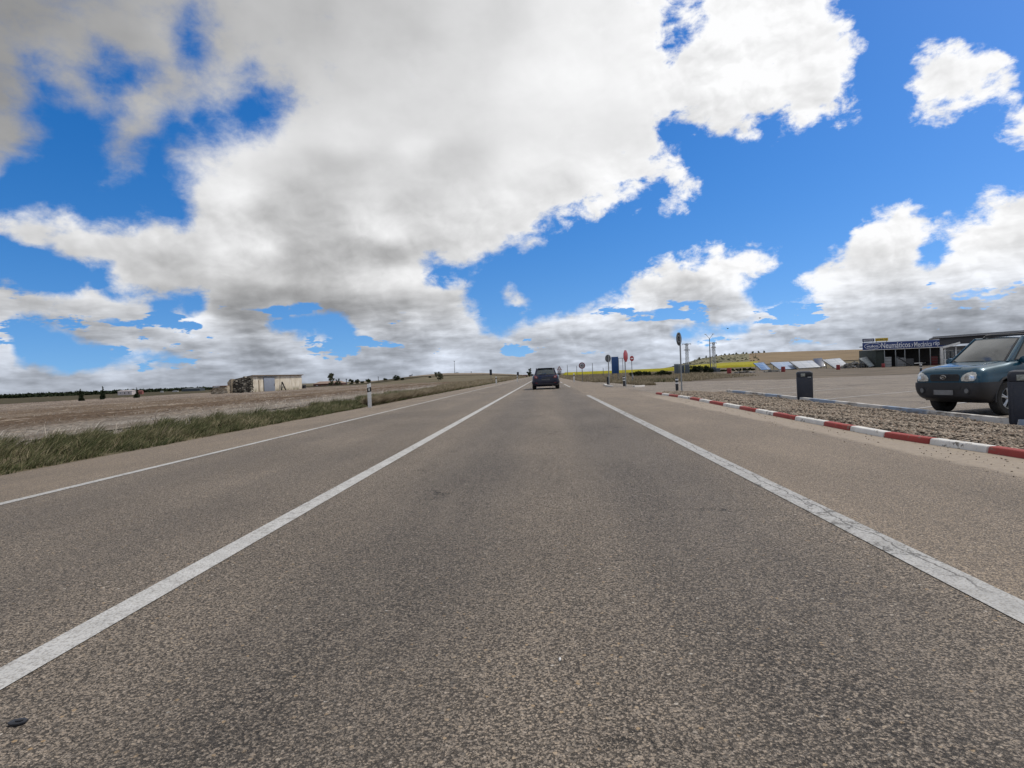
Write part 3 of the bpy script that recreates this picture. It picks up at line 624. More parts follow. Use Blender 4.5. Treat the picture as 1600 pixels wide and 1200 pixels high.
# ------------------------------------------------------------------ grass, straw and weeds as real blades
def blade_mat(name, stops, rough=0.75):
    def f(nt):
        r = nt.rnd(); n = nt.noise(nt.pos, 0.55, 4, 0.6)
        v = nt.math('ADD', nt.math('MULTIPLY', r, 0.55), nt.math('MULTIPLY', nt.maprange(n, 0.3, 0.7, 0, 1, 'LINEAR'), 0.45))
        setp(nt, nt.ramp(v, stops), rough, 0, None, 0.15)
        nt.bsdf.inputs['Subsurface Weight'].default_value = 0.0
    return mat(name, f)
M_grass = blade_mat('verge_grass', [(0.0, (0.024, 0.033, 0.012)), (0.32, (0.050, 0.060, 0.022)), (0.52, (0.090, 0.092, 0.040)), (0.72, (0.17, 0.148, 0.085)), (1.0, (0.33, 0.28, 0.19))])
M_straw = blade_mat('straw', [(0.0, (0.20, 0.165, 0.13)), (0.5, (0.35, 0.31, 0.26)), (1.0, (0.54, 0.50, 0.45))])
M_weed = blade_mat('dry_weeds', [(0.0, (0.070, 0.065, 0.030)), (0.3, (0.155, 0.125, 0.075)), (0.7, (0.25, 0.205, 0.14)), (1.0, (0.36, 0.31, 0.23))])
def blades(name, m, P, h, w, lean, seg=3, wind=(0.5, 0.9), kink=0.35):
    n = len(P); P = np.asarray(P, float); h = np.asarray(h)*np.ones(n); w = np.asarray(w)*np.ones(n)
    yaw = rng.uniform(0, 2*np.pi, n); side = np.stack([np.cos(yaw), np.sin(yaw), 0*yaw], -1)
    ld = np.stack([rng.normal(wind[0], 0.7, n), rng.normal(wind[1], 0.7, n), 0*yaw], -1); ld /= np.linalg.norm(ld, axis=1, keepdims=True)+1e-6
    ln = lean*rng.uniform(0.3, 1.5, n)
    V = np.zeros((n, 2*seg+1, 3))
    for k in range(seg+1):
        t = k/seg
        c = P+ld*(ln*h*t**1.7)[:, None]+np.array([0, 0, 1.0])*(h*t*(1-0.25*ln*t))[:, None]
        if k == seg: V[:, 2*seg] = c
        else:
            ww = w*(1-0.75*t)
            V[:, 2*k] = c-side*ww[:, None]/2; V[:, 2*k+1] = c+side*ww[:, None]/2
    base = (np.arange(n)*(2*seg+1))[:, None, None]
    q = []
    for k in range(seg-1):
        q += [[2*k, 2*k+1, 2*k+3], [2*k, 2*k+3, 2*k+2]]
    q.append([2*seg-2, 2*seg-1, 2*seg])
    F = (np.array(q)[None]+base).reshape(-1, 3)
    return link(name, npmesh(name, V.reshape(-1, 3), F, m))
def n2d(x, y, s, seed=0.0):
    return 0.5+0.25*(np.sin(x*s*1.7+seed)*np.cos(y*s*1.3+2*seed)+np.sin(x*s*3.9+y*s*2.7+seed*3)*0.6+np.sin(y*s*6.1-x*s*4.3+seed)*0.4)
def strew(n, ypow, y0, y1, x0, x1):
    t = rng.random(n); y = y0+(y1-y0)*t**ypow
    return rng.uniform(x0, x1, n), y
# tufted green verge beside the left shoulder
x, y = strew(150000, 2.0, 1.0, 110, 0, 1)
wid = 2.2+0.7*np.sin(y*0.21)+0.5*np.sin(y*0.83+1); edge = -6.88-0.22*n2d(x, y, 1.3, 2)
x = edge-x**1.15*wid
tuft = np.clip(n2d(x, y, 2.1, 1.0)*1.25-0.12, 0.02, 1); keep = rng.random(len(x)) < np.clip(0.15+1.2*tuft, 0, 1); x, y, tuft = x[keep], y[keep], tuft[keep]
near = np.clip((edge[keep]-x)/0.45, 0.55, 1.0)
h = (0.11+0.24*tuft)*near*rng.uniform(0.55, 1.25, len(x))*(1+0.0*y)
tag(blades('verge_grass', M_grass, np.stack([x, y, T(x, y)-0.03], -1), h, 0.010+0.00042*y, 1.0), kind='stuff')
# paler dry grass that takes over farther along
x, y = strew(66000, 1.6, 24, 240, 0, 1); x = -7.05-x*(0.3+5.2*ss(24, 95, y))*(0.8+0.4*n2d(y*.2, y*.3, 1.0))
h = (0.28+0.30*n2d(x, y, 1.1, 4))*rng.uniform(0.5, 1.2, len(x))
tag(blades('dry_verge_grass', M_weed, np.stack([x, y, T(x, y)-0.03], -1), h, 0.014+0.00045*y, 0.9), kind='stuff')
# pale cut straw between verge and field, with taller broken stalks
x, y = strew(62000, 1.8, 3, 105, 0, 1); x = -8.9-0.4*np.sin(y*.3)-x**1.3*4.2*(1-.8*ss(50, 105, y))-0.4*n2d(x*9, y, 1.0)
h = rng.uniform(0.03, 0.11, len(x)); tall = rng.random(len(x)) < 0.035; h[tall] = rng.uniform(0.18, 0.42, tall.sum())
tag(blades('cut_straw', M_straw, np.stack([x, y, T(x, y)+0.0], -1), h, 0.010+0.0004*y, 1.3, 2), kind='stuff')
x, y = strew(42000, 1.5, 6, 120, -56, -14); rowm = np.sin(x*1.1+0.4*np.sin(y*.1)+.6) > 0.15; x, y = x[rowm], y[rowm]
tag(blades('field_stubble', M_straw, np.stack([x, y, T(x, y)+0.03], -1), rng.uniform(0.04, 0.15, len(x)), 0.014+0.0005*y, 0.9, 2), kind='stuff')
# weeds on the far right verge behind the road signs
x, y = strew(52000, 1.3, 50, 250, 0, 1)
xa = np.interp(y, [50, 59, 65, 104, 250], [8.2, 4.9, 4.0, 3.4, 3.4]); xb = np.interp(y, [50, 62, 75, 130, 250], [9.5, 15, 26, 34, 50])
x = xa+x**1.4*(xb-xa); okk = ~((x > 9) & (y < np.interp(x, [9, 10, 15, 19, 24, 30], [61, 62.5, 59, 55, 55, 55])))
x, y = x[okk], y[okk]
h = (0.18+0.42*n2d(x, y, 0.5, 3))*rng.uniform(0.5, 1.2, len(x))
tag(blades('dry_weeds', M_weed, np.stack([x, y, T(x, y)-0.04], -1), h, 0.02+0.00035*y, 0.6), kind='stuff')
x, y = strew(16000, 1.0, 54, 72, 5.2, 30)
sel = (y > np.interp(x, [5, 8, 10, 15, 19, 24, 30], [59, 58, 62.5, 59, 55, 55, 55])) & (n2d(x, y, 0.9, 6) > 0.52) & (x < 13.5); x, y = x[sel], y[sel]
tag(blades('green_weeds', M_grass, np.stack([x, y, T(x, y)-0.03], -1), rng.uniform(0.15, 0.5, len(x)), 0.05, 0.6), kind='stuff')
def g_dirt(nt):
    n = nt.noise(nt.scalevec(nt.pos, (.3, 1, 1)), 0.6, 8, 0.65)
    setp(nt, nt.ramp(n, [(0.3, (0.055, 0.047, 0.038)), (0.5, (0.13, 0.108, 0.085)), (0.68, (0.215, 0.18, 0.14))]), 0.98, 0, nt.bump(n, 0.6, 0.1), 0.1)
M_dirt = mat('trodden_dirt', g_dirt)
sheet('dirt_yard', M_dirt, np.linspace(9, 150, 80), np.linspace(48, 150, 62), 0.002,
      keep=lambda x, y: (y > np.interp(x, [4.5, 10, 15, 19, 24, 30, 46], [55, 59.2, 55.7, 51, 51.2, 51, 48.8])) & (x > np.interp(y, [50, 62, 75, 110, 150], [9, 15, 22, 30, 40])))

# ------------------------------------------------------------------ gravel island with real stones
isl = [(4.60, -9), (4.62, 5.5), (4.45, 8.0), (4.40, 11), (4.50, 15.5), (4.60, 20), (4.42, 24.6), (5.3, 27.4), (6.6, 29.6), (8.0, 31.2), (9.05, 31.6), (9.05, 27.5), (8.78, 21.5), (8.66, 17.5), (8.50, 13), (8.46, 9), (8.46, -9)]
ix = np.array([p[0] for p in isl]); iy = np.array([p[1] for p in isl])
def in_isl(x, y):
    c = np.zeros(x.shape, bool)
    for i in range(len(isl)):
        (x0, y0), (x1, y1) = isl[i], isl[i-1]
        if y0 != y1: c ^= ((y0 > y) != (y1 > y)) & (x < (x1-x0)*(y-y0)/(y1-y0)+x0)
    return c
def zisl(x, y):
    x = np.asarray(x, float); return T(x, y)+0.045-0.01*ss(7.5, 8.7, x)+0.03*np.sin(x*2.1+y)*np.sin(y*1.3)
def g_gravelbase(nt):
    v = nt.voro(nt.pos, 26); n = nt.noise(nt.pos, 3, 5)
    setp(nt, nt.ramp(nt.math('ADD', v, nt.math('MULTIPLY', n, .4)), [(0.2, (0.20, 0.155, 0.115)), (0.7, (0.05, 0.04, 0.03))]), 0.95, 0, nt.bump(v, 0.8, 0.03), 0.2)
gb = sheet('gravel_bed', mat('gravel_base', g_gravelbase), np.linspace(4.4, 9.1, 130), np.linspace(-9, 31.6, 520), 0, zf=lambda X, Y: zisl(X, Y)-0.02, keep=lambda x, y: in_isl(x, y))
def g_stone(nt):
    r = nt.rnd(); n = nt.noise(nt.pos, 60, 4, 0.6)
    c = nt.ramp(r, [(0.0, (0.14, 0.113, 0.087)), (0.3, (0.235, 0.192, 0.148)), (0.55, (0.33, 0.272, 0.21)), (0.75, (0.40, 0.335, 0.262)), (0.9, (0.25, 0.168, 0.115)), (1.0, (0.47, 0.41, 0.33))])
    c = nt.mix(nt.maprange(n, 0.4, 0.7, 0, 0.4), c, (0.12, 0.09, 0.065))
    setp(nt, c, 0.85, 0, None, 0.3)
M_stone = mat('gravel_stone', g_stone)
def stones(name, m, P, size):
    ico = bmesh.new(); bmesh.ops.create_icosphere(ico, subdivisions=1, radius=1.0)
    iv = np.array([v.co[:] for v in ico.verts]); itri = np.array([[v.index for v in f.verts] for f in ico.faces]); ico.free()
    n = len(P); V = iv[None]*(1+rng.uniform(-0.28, 0.28, (n, len(iv), 1)))
    V = V*(np.stack([rng.uniform(0.8, 1.5, n), rng.uniform(0.6, 1.0, n), rng.uniform(0.4, 0.8, n)], -1)[:, None, :])
    a = rng.uniform(0, 2*np.pi, n); b = rng.normal(0, 0.4, n); ca, sa, cb, sb = np.cos(a), np.sin(a), np.cos(b), np.sin(b)
    x, y, z = V[..., 0], V[..., 1], V[..., 2]
    x, z = x*cb[:, None]-z*sb[:, None], x*sb[:, None]+z*cb[:, None]
    x, y = x*ca[:, None]-y*sa[:, None], x*sa[:, None]+y*ca[:, None]
    V = np.stack([x, y, z], -1)*np.asarray(size)[:, None, None]+np.asarray(P)[:, None, :]
    F = (itri[None]+(np.arange(n)*len(iv))[:, None, None]).reshape(-1, 3)
    return link(name, npmesh(name, V.reshape(-1, 3), F, m, False))
x = rng.uniform(4.45, 9.05, 42000); y = 3.0+rng.random(42000)**1.6*28.6
k = in_isl(x-0.03, y) & in_isl(x+0.10, y) & in_isl(x-0.02, y+0.1); x, y = x[k], y[k]
sz = rng.uniform(0.009, 0.026, len(x))*(1+0.012*y)
tag(stones('gravel', M_stone, np.stack([x, y, zisl(x, y)+0.004], -1), sz), kind='stuff')
# loose grit swept against the kerb and scattered on the shoulder
x = 4.40-np.abs(rng.normal(0, 0.30, 420)); y = 3+rng.random(420)**1.5*22
tag(stones('loose_grit', M_stone, np.stack([x, y, 0*x+0.008], -1), rng.uniform(0.004, 0.011, 420)), kind='stuff')

# ------------------------------------------------------------------ red and white kerb
def kerb_mat(name, c, under):
    def f(nt):
        n = nt.noise(nt.pos, 9, 8, 0.68); n2 = nt.noise(nt.pos, 2.2, 4)
        w = nt.maprange(nt.math('ADD', n, nt.math('MULTIPLY', n2, 0.35)), 0.74, 0.84, 0, 0.9)
        base = nt.ramp(nt.noise(nt.pos, 4, 4), [(0.3, tuple(x*.8 for x in c)), (0.7, c)])
        setp(nt, nt.mix(w, base, under), 0.75, 0, nt.bump(n, 0.4, 0.01), 0.35)
    return mat(name, f)
M_kred, M_kwhite = kerb_mat('red_kerb_paint', (0.31, 0.050, 0.040), (0.18, 0.13, 0.10)), kerb_mat('white_kerb_paint', (0.66, 0.64, 0.60), (0.10, 0.085, 0.07))
M_conc = plain('concrete', (0.36, 0.33, 0.29), 0.9, var=0.2, dirt=0.5)
kb = [1.5, 2.3, 3.1, 3.95, 4.75, 5.6, 6.5, 7.3, 8.1, 9.0, 9.85, 11.0, 12.1, 13.15, 14.3, 15.7, 17.1, 18.3, 19.6, 21.2, 22.5, 23.6, 24.65]
kx = lambda yy: float(np.interp(yy, [0, 5.5, 6.5, 8.0, 11, 15.5, 20, 24.7], [4.60, 4.58, 4.50, 4.33, 4.37, 4.47, 4.57, 4.40]))
kerb = tag(empty('painted_kerb', (4.45, 12, 0)), 'long low kerb painted in red and white blocks along the gravel island', 'kerb')
for i in range(len(kb)-1):
    a, b = kb[i]+0.012, kb[i+1]-0.012; m = MB()
    sec = [(0.0, -0.03), (0.016, 0.060), (0.030, 0.074), (0.125, 0.074), (0.125, -0.03)]
    V = [(kx(yy)+sx-4.45, yy-12, sz) for yy in (a, b) for sx, sz in sec]; n = len(sec)
    m.add(V, [tuple(range(n)), tuple(range(2*n-1, n-1, -1))]+[(q, n+q, n+(q+1) % n, (q+1) % n) for q in range(n)])
    red = (len(kb)-2-i) % 2 == 0
    o = m.build('kerb_stone', M_kred if red else M_kwhite, kerb, 0.012)
    o['label'] = 'chipped red kerb stone' if red else 'worn white kerb stone'
def edging(name, pts, w, h, m, zf, label):
    root = tag(empty(name, (pts[len(pts)//2][0], pts[len(pts)//2][1], 0)), label, 'kerb'); o = root.location; mb = MB(); n = 4; Q = []
    for i, p in enumerate(pts):
        d = Vector((pts[min(i+1, len(pts)-1)][0]-pts[max(i-1, 0)][0], pts[min(i+1, len(pts)-1)][1]-pts[max(i-1, 0)][1], 0)).normalized(); s = Vector((d.y, -d.x, 0)); z = zf(p[0], p[1])
        for a, zz in ((0, -.1), (0, h), (w, h), (w, -.1)):
            Q.append((p[0]+s.x*a-o.x, p[1]+s.y*a-o.y, z+zz))
    F = [(i*4+k, (i+1)*4+k, (i+1)*4+(k+1) % 4, i*4+(k+1) % 4) for i in range(len(pts)-1) for k in range(4)]+[(3, 2, 1, 0), tuple(len(Q)-4+k for k in range(4))]
    mb.add(Q, F); mb.build('kerb_strip', m, root, 0.012)
    return root
def g_edging(nt):
    n = nt.noise(nt.scalevec(nt.pos, (1, .45, 1)), 2.4, 6, 0.7); X, Y, Z = nt.sep(nt.pos)
    blue = nt.maprange(nt.math('SINE', nt.math('MULTIPLY', Y, 1.35)), 0.2, 0.35)
    c = nt.mix(nt.math('MULTIPLY', blue, 0.75), (0.52, 0.50, 0.47), (0.16, 0.24, 0.36))
    setp(nt, nt.mix(nt.maprange(n, 0.48, 0.62, 0, 0.9), c, (0.17, 0.145, 0.12)), 0.85, 0, nt.bump(n, .4, .01), 0.3)
bp = [(8.47, -9), (8.47, 4), (8.47, 9), (8.51, 13), (8.67, 17.5), (8.79, 21.5), (9.06, 27.5), (9.06, 31.6)]
pts = [(float(np.interp(yy, [p[1] for p in bp], [p[0] for p in bp])), float(yy)) for yy in np.arange(-9, 31.7, 0.8)]
edging('edging_kerb', pts, 0.13, 0.13, mat('edging_paint', g_edging), Tz, 'low worn blue and white edging between the gravel and the parking bays')
# small triangular island with the road signs at the junction
edging('island_kerb', [tuple(gp(946, 602)[:2]), tuple(gp(950, 603.6)[:2]), tuple(gp(958, 604.8)[:2])], 0.15, 0.10, plain('pale_kerb', (0.55, 0.53, 0.50), .85, dirt=.4), Tz, 'short pale kerb at the left tip of the small sign island')
edging('island_kerb', [tuple(gp(988, 604.2)[:2]), tuple(gp(997, 603)[:2]), tuple(gp(1004, 599.8)[:2])], 0.15, 0.10, bpy.data.materials['pale_kerb'], Tz, 'short pale kerb at the right corner of the small sign island')

# ------------------------------------------------------------------ cars
def car_paint(name, c, flake=0.25, dusty=0.35):
    def f(nt):
        d = nt.noise(nt.obj, 3.0, 6, 0.65)
        col = nt.ramp(d, [(0.3, tuple(x*0.85 for x in c)), (0.7, tuple(min(x*1.12, 1) for x in c))])
        Z = nt.sep(nt.obj)[2]
        dust = nt.math('MULTIPLY', nt.maprange(Z, 0.75, 0.25), nt.maprange(d, 0.35, 0.65))
        col = nt.mix(nt.math('MULTIPLY', dust, dusty), col, (0.16, 0.135, 0.105))
        setp(nt, col, nt.maprange(d, 0.3, 0.7, 0.24, 0.36, 'LINEAR'), flake, None, 0.4, 0.5)
        nt.bsdf.inputs['Coat Roughness'].default_value = 0.06
    return mat(name, f)
M_teal, M_navy = car_paint('teal_blue_paint', (0.005, 0.050, 0.084), 0.25, 0.15), car_paint('navy_paint', (0.003, 0.005, 0.026), 0.0, 0.05)
M_black = plain('black_plastic', (0.022, 0.022, 0.024), 0.6, dirt=0.15)
M_grey = plain('grey_plastic', (0.024, 0.024, 0.027), 0.5, dirt=0.12)
M_tyre = plain('tyre_rubber', (0.020, 0.019, 0.018), 0.85, dirt=0.2, scale=9)
M_alloy = plain('alloy', (0.52, 0.53, 0.54), 0.35, 0.85, dirt=0.25)
M_chrome = plain('chrome', (0.70, 0.70, 0.70), 0.15, 1.0)
def glassy(name, c, rough=0.06, var=0.25):
    return plain(name, c, rough, 0.0, var, 1.6, 0.8, 0.6)
M_glass, M_wscreen, M_dglass = glassy('tinted_glass', (0.018, 0.022, 0.022)), glassy('windscreen_glass', (0.07, 0.075, 0.072), 0.08), glassy('rear_glass', (0.030, 0.042, 0.044))
M_lens = plain('lamp_lens', (0.62, 0.61, 0.55), 0.18, 0.1, 0.25, 14, coat=0.8)
M_red, M_amber = plain('red_lens', (0.20, 0.010, 0.018), 0.15, coat=0.8), plain('amber_lens', (0.55, 0.15, 0.04), 0.2, coat=.5)
M_plate = plain('plate', (0.19, 0.19, 0.19), 0.5, var=0.3, scale=3)

def crom(P, n):                                # Catmull-Rom through rows of P
    P = np.asarray(P, float); out = []
    Q = np.concatenate([[2*P[0]-P[1]], P, [2*P[-1]-P[-2]]])
    for i in range(1, len(Q)-2):
        p0, p1, p2, p3 = Q[i-1:i+3]
        for k in range(n):
            t = k/n; out.append(0.5*((2*p1)+(-p0+p2)*t+(2*p0-5*p1+4*p2-p3)*t*t+(-p0+3*p1-3*p2+p3)*t**3))
    out.append(P[-1]); return np.array(out)
def car(name, loc, heading, st, mats, wheel_x, wheel_r, track, zclad, gh, sc=(1, 1, 1), suv=True):
    """st: stations (x, w_sill, w_mid, w_belt, w_top, z_bottom, z_belt, z_edge, z_top); gh: greenhouse corners"""
    root = empty(name, loc, heading); paint, clad = mats
    xf = lambda v: (v[0]*sc[0], v[1]*sc[1], v[2]*sc[2])
    # --- body shell: lofted, closed
    sec = []
    for x, ws, wm, wb, wt, zb, zl, ze, zt in st:
        sec.append([(0, zb), (.8*ws, zb), (ws, zb+.05), (wm, .45*zclad+.55*(zb+.05)), (wm*1.005, zclad), (wm*.995, .5*(zclad+zl)), (wb, zl), (wt, ze), (wt*.55, zt-.2*(zt-ze)), (0, zt)])
    sx = np.array([s[0] for s in st]); rows = []
    prof = np.stack([crom(s, 3) for s in sec])                     # station x profile x 2
    full = np.concatenate([prof, sx[:, None, None]*np.ones((1, prof.shape[1], 1))], -1)
    full = crom(full.reshape(len(st), -1), 4).reshape(-1, prof.shape[1], 3)
    full[:, :, 1] = full[:, :, 1]
    ns, npf = full.shape[:2]; loop = 2*npf-2
    V = []
    for s in full:
        half = [(p[2], p[0], p[1]) for p in s]
        V += half+[(p[0], -p[1], p[2]) for p in half[-2:0:-1]]
    Fq = [(i*loop+k, i*loop+(k+1) % loop, (i+1)*loop+(k+1) % loop, (i+1)*loop+k) for i in range(ns-1) for k in range(loop)]
    Fq += [tuple(range(loop))[::-1], tuple(range((ns-1)*loop, ns*loop))]
    bm = bmesh.new(); bv = [bm.verts.new(v) for v in V]
    for f in Fq: bm.faces.new([bv[i] for i in f])
    bmesh.ops.recalc_face_normals(bm, faces=bm.faces); bm.normal_update()
    tree = BVHTree.FromBMesh(bm)
    me = bpy.data.meshes.new('tmp'); bm.to_mesh(me); bm.free()
    ob = bpy.data.objects.new('tmp', me); COL.objects.link(ob); cut = []
    for wx in wheel_x:
        cb = MB(); cb.cyl((wx, -1.2, wheel_r), (wx, 1.2, wheel_r), wheel_r*1.17, n=40); c = cb.build('cut', M_black, None, 0, 0); cut.append(c)
        md = ob.modifiers.new('b', 'BOOLEAN'); md.operation = 'DIFFERENCE'; md.solver = 'EXACT'; md.object = c
    me2 = bpy.data.meshes.new_from_object(ob.evaluated_get(bpy.context.evaluated_depsgraph_get()))
    for c in cut+[ob]: bpy.data.objects.remove(c)
    bm = bmesh.new(); bm.from_mesh(me2); bmesh.ops.bisect_plane(bm, geom=bm.verts[:]+bm.edges[:]+bm.faces[:], plane_co=(0, 0, zclad), plane_no=(0, 0, 1), dist=1e-4); bm.normal_update(); bm.faces.index_update()
    parts = {'body': [], 'front_bumper': [], 'rear_bumper': [], 'side_cladding': [], 'side_cladding ': []}
    for i in range(4): parts['wheel_well'+' '*i] = []
    for f in bm.faces:
        c = f.calc_center_median(); inside = any(math.hypot(c.x-w, c.z-wheel_r) < wheel_r*1.172 for w in wheel_x) and f.normal.dot(Vector((c.x-min(wheel_x, key=lambda q: abs(q-c.x)), 0, c.z-wheel_r))) < 0
        if inside: parts['wheel_well'+' '*((c.x < 0)+2*(c.y < 0))].append(f.index)
        elif c.z > zclad-0.002 or (not suv and c.z > 0.35 and -1.55 < c.x < 1.5): parts['body'].append(f.index)
        elif c.x > wheel_x[0]: parts['front_bumper'].append(f.index)
        elif c.x < wheel_x[1]: parts['rear_bumper'].append(f.index)
        else: parts['side_cladding'+' '*(c.y < 0)].append(f.index)
    for k, idx in parts.items():
        if not idx: continue
        k = k.strip()
        b2 = bm.copy(); b2.faces.ensure_lookup_table(); keep = set(idx)
        bmesh.ops.delete(b2, geom=[f for f in b2.faces if f.index not in keep], context='FACES')
        if k in ('front_bumper', 'rear_bumper', 'side_cladding'):
            t = 0.035 if k != 'side_cladding' else 0.015
            for v in b2.verts: v.co += v.normal*t
            bmesh.ops.solidify(b2, geom=b2.faces[:], thickness=t)
        for v in b2.verts: v.co = Vector(xf(v.co))
        m = bpy.data.meshes.new(k); b2.to_mesh(m); b2.free()
        m.materials.clear(); m.materials.append({'body': paint, 'wheel_well': M_black}.get(k, clad if suv or k == 'side_cladding' else (paint if k == 'rear_bumper' else clad)))
        m.shade_smooth(); m.set_sharp_from_angle(angle=R(38)); link(k, m, root)
    bm.free(); bpy.data.meshes.remove(me2)
    # --- things laid onto the shell: outline in two axes, dropped along a direction
    def lay(name, m, outline, face, lift=0.008, thick=0.03, parent=root, rings=6, bevel=0):
        cx = sum(p[0] for p in outline)/len(outline); cy = sum(p[1] for p in outline)/len(outline); n = len(outline); P = []
        for r in range(rings, 0, -1):
            for a, b in outline: P.append((cx+(a-cx)*r/rings, cy+(b-cy)*r/rings))
        P.append((cx, cy)); top, bot = [], []
        for a, b in P:
            if face in ('front', 'rear'):
                s = 1 if face == 'front' else -1; o = Vector((4*s, a, b)); d = Vector((-s, 0, 0))
            elif face == 'top': o = Vector((a, b, 4)); d = Vector((0, 0, -1))
            else:
                s = 1 if face == 'left' else -1; o = Vector((a, 3*s, b)); d = Vector((0, -s, 0))
            h = tree.ray_cast(o, d)[0]
            if h is None: h = tree.find_nearest(o+d*3.2)[0]
            top.append(h-d*lift); bot.append(h-d*(lift-thick))
        mb = MB(); fs = []
        for r in range(rings-1):
            for k in range(n): fs.append((r*n+k, r*n+(k+1) % n, (r+1)*n+(k+1) % n, (r+1)*n+k))
        for k in range(n): fs.append(((rings-1)*n+k, (rings-1)*n+(k+1) % n, rings*n))
        N = len(top); mb.add(top+bot, fs+[tuple(i+N for i in f[::-1]) for f in fs]+[(k, N+k, N+(k+1) % n, (k+1) % n) for k in range(n)])
        return mb.build(name, m, parent, bevel, 40, xf=xf)
    # --- greenhouse: curved patches
    g = gh
    def patch(c, nu=10, nv=8, bulge=(0, 0, 0), u0=0, u1=1, v0=0, v1=1, off=0.0):   # c: bottom-a, bottom-b, top-b, top-a
        A, B, C_, D = (Vector(x) for x in c); bz = Vector(bulge); P = []
        nrm = (B-A).cross(D-A).normalized()
        if nrm.dot(bz if bz.length > 0 else nrm) < 0: nrm = -nrm
        for i in range(nu+1):
            for j in range(nv+1):
                u = u0+(u1-u0)*i/nu; v = v0+(v1-v0)*j/nv
                p = (A*(1-u)+B*u)*(1-v)+(D*(1-u)+C_*u)*v
                P.append(p+bz*(4*u*(1-u))*(0.55+0.45*4*v*(1-v))+nrm*off)
        return P, [(i*(nv+1)+j, (i+1)*(nv+1)+j, (i+1)*(nv+1)+j+1, i*(nv+1)+j+1) for i in range(nu) for j in range(nv)]
    fb, ft, rt, rb = g['front_base'], g['front_top'], g['rear_top'], g['rear_base']     # each (x, half width, z)
    L = lambda p, s: (p[0], s*p[1], p[2])
    W = (L(fb, 1), L(fb, -1), L(ft, -1), L(ft, 1)); Wb = (0.10, 0, 0.02)
    Rf = (L(ft, 1), L(ft, -1), L(rt, -1), L(rt, 1)); Rb = (0, 0, 0.055)
    Re = (L(rb, -1), L(rb, 1), L(rt, 1), L(rt, -1)); Reb = (-0.07, 0, 0.02)
    Sd = {s: (L(fb, s), L(rb, s), L(rt, s), L(ft, s)) for s in (1, -1)}
    cab = MB()
    for c, bl in ((W, Wb), (Rf, Rb), (Re, Reb), (Sd[1], (0, .035, 0)), (Sd[-1], (0, -.035, 0))): cab.add(*patch(c, bulge=bl))
    for s in (1, -1):                                              # rounded pillars and roof rims
        cab.tube([L(fb, s), L(ft, s)], 0.035); cab.tube([Vector(L(ft, s)), Vector(L(ft, s)).lerp(Vector(L(rt, s)), .5)+Vector((0, s*.035, .0)), Vector(L(rt, s))], 0.035); cab.tube([L(rt, s), L(rb, s)], 0.035)
    cab.build('cabin_shell', paint, root, 0, 40, xf=xf)
    def pane(nm, m, c, bl, u0, u1, v0, v1, off=0.012):
        mb = MB(); a, f = patch(c, 10, 8, bl, u0, u1, v0, v1, off); mb.add(a, f); return mb.build(nm, m, root, 0, 40, xf=xf)
    def frame(c, bl, u0, u1, v0, v1):
        mb = MB(); a, f = patch(c, 10, 8, bl, u0, u1, v0, v1, 0.007); mb.add(a, f); mb.build('window_seal', M_black, root, 0, 40, xf=xf)
    frame(W, Wb, .035, .965, .0, .97); pane('windscreen', M_wscreen, W, Wb, .06, .94, .04, .94)
    frame(Re, Reb, .06, .94, .10, .94); pane('rear_window', M_dglass, Re, Reb, .09, .91, .14, .90)
    for s in (1, -1):
        bl = (0, s*.035, 0)
        for u0, u1 in g['side']: frame(Sd[s], bl, u0, u1, .07, .90); pane('side_window', M_glass, Sd[s], bl, u0+.012, u1-.012, .11, .86)
    # --- wheels
    for wx in wheel_x:
        for s in (1, -1):
            wy = track/2*s; ww = 0.11
            mb = MB(); r = wheel_r
            mb.lathe([(r*.62, -ww), (r*.90, -ww), (r*.98, -ww*.8), (r, -ww*.4), (r, ww*.4), (r*.98, ww*.8), (r*.90, ww), (r*.62, ww), (r*.60, 0)], 'Y', (0, 0, 0), 40, close=True)
            yy = lambda v: (wx*sc[0]+v[0], wy*sc[1]+v[1], r*sc[2]*0+r*sc[2]+v[2]*sc[2]-0.0) if True else v
            xw = lambda v: (wx*sc[0]+v[0]*.98, wy*sc[1]+v[1], (r+v[2])*sc[2])
            wo = mb.build('wheel', M_tyre, root, 0, 30, xf=xw)
            rm = MB(); rm.lathe([(r*.60, s*ww*.55), (r*.64, s*ww*.96), (r*.61, s*ww*1.0), (r*.55, s*ww*.72), (r*.53, s*ww*.2), (r*.56, s*ww*.1)], 'Y', (0, 0, 0), 40, close=True)
            for k in range(5):
                t = 2*math.pi*k/5+math.pi/2
                for dt in (-.13, .13):
                    rm.tube([(math.cos(t)*r*.10, s*ww*.80, math.sin(t)*r*.10), (math.cos(t+dt*.6)*r*.32, s*ww*.84, math.sin(t+dt*.6)*r*.32), (math.cos(t+dt)*r*.57, s*ww*.76, math.sin(t+dt)*r*.57)], [r*.075, r*.055, r*.05], 8)
            rm.cyl((0, s*ww*.55, 0), (0, s*ww*.92, 0), r*.13, r*.10, 20)
            rm.build('rim', M_alloy, wo, 0, 40, xf=xw)
            dk = MB(); dk.cyl((0, s*ww*.05, 0), (0, s*ww*.15, 0), r*.56, n=32); dk.build('brake_disc', M_black, wo, 0, 30, xf=xw)
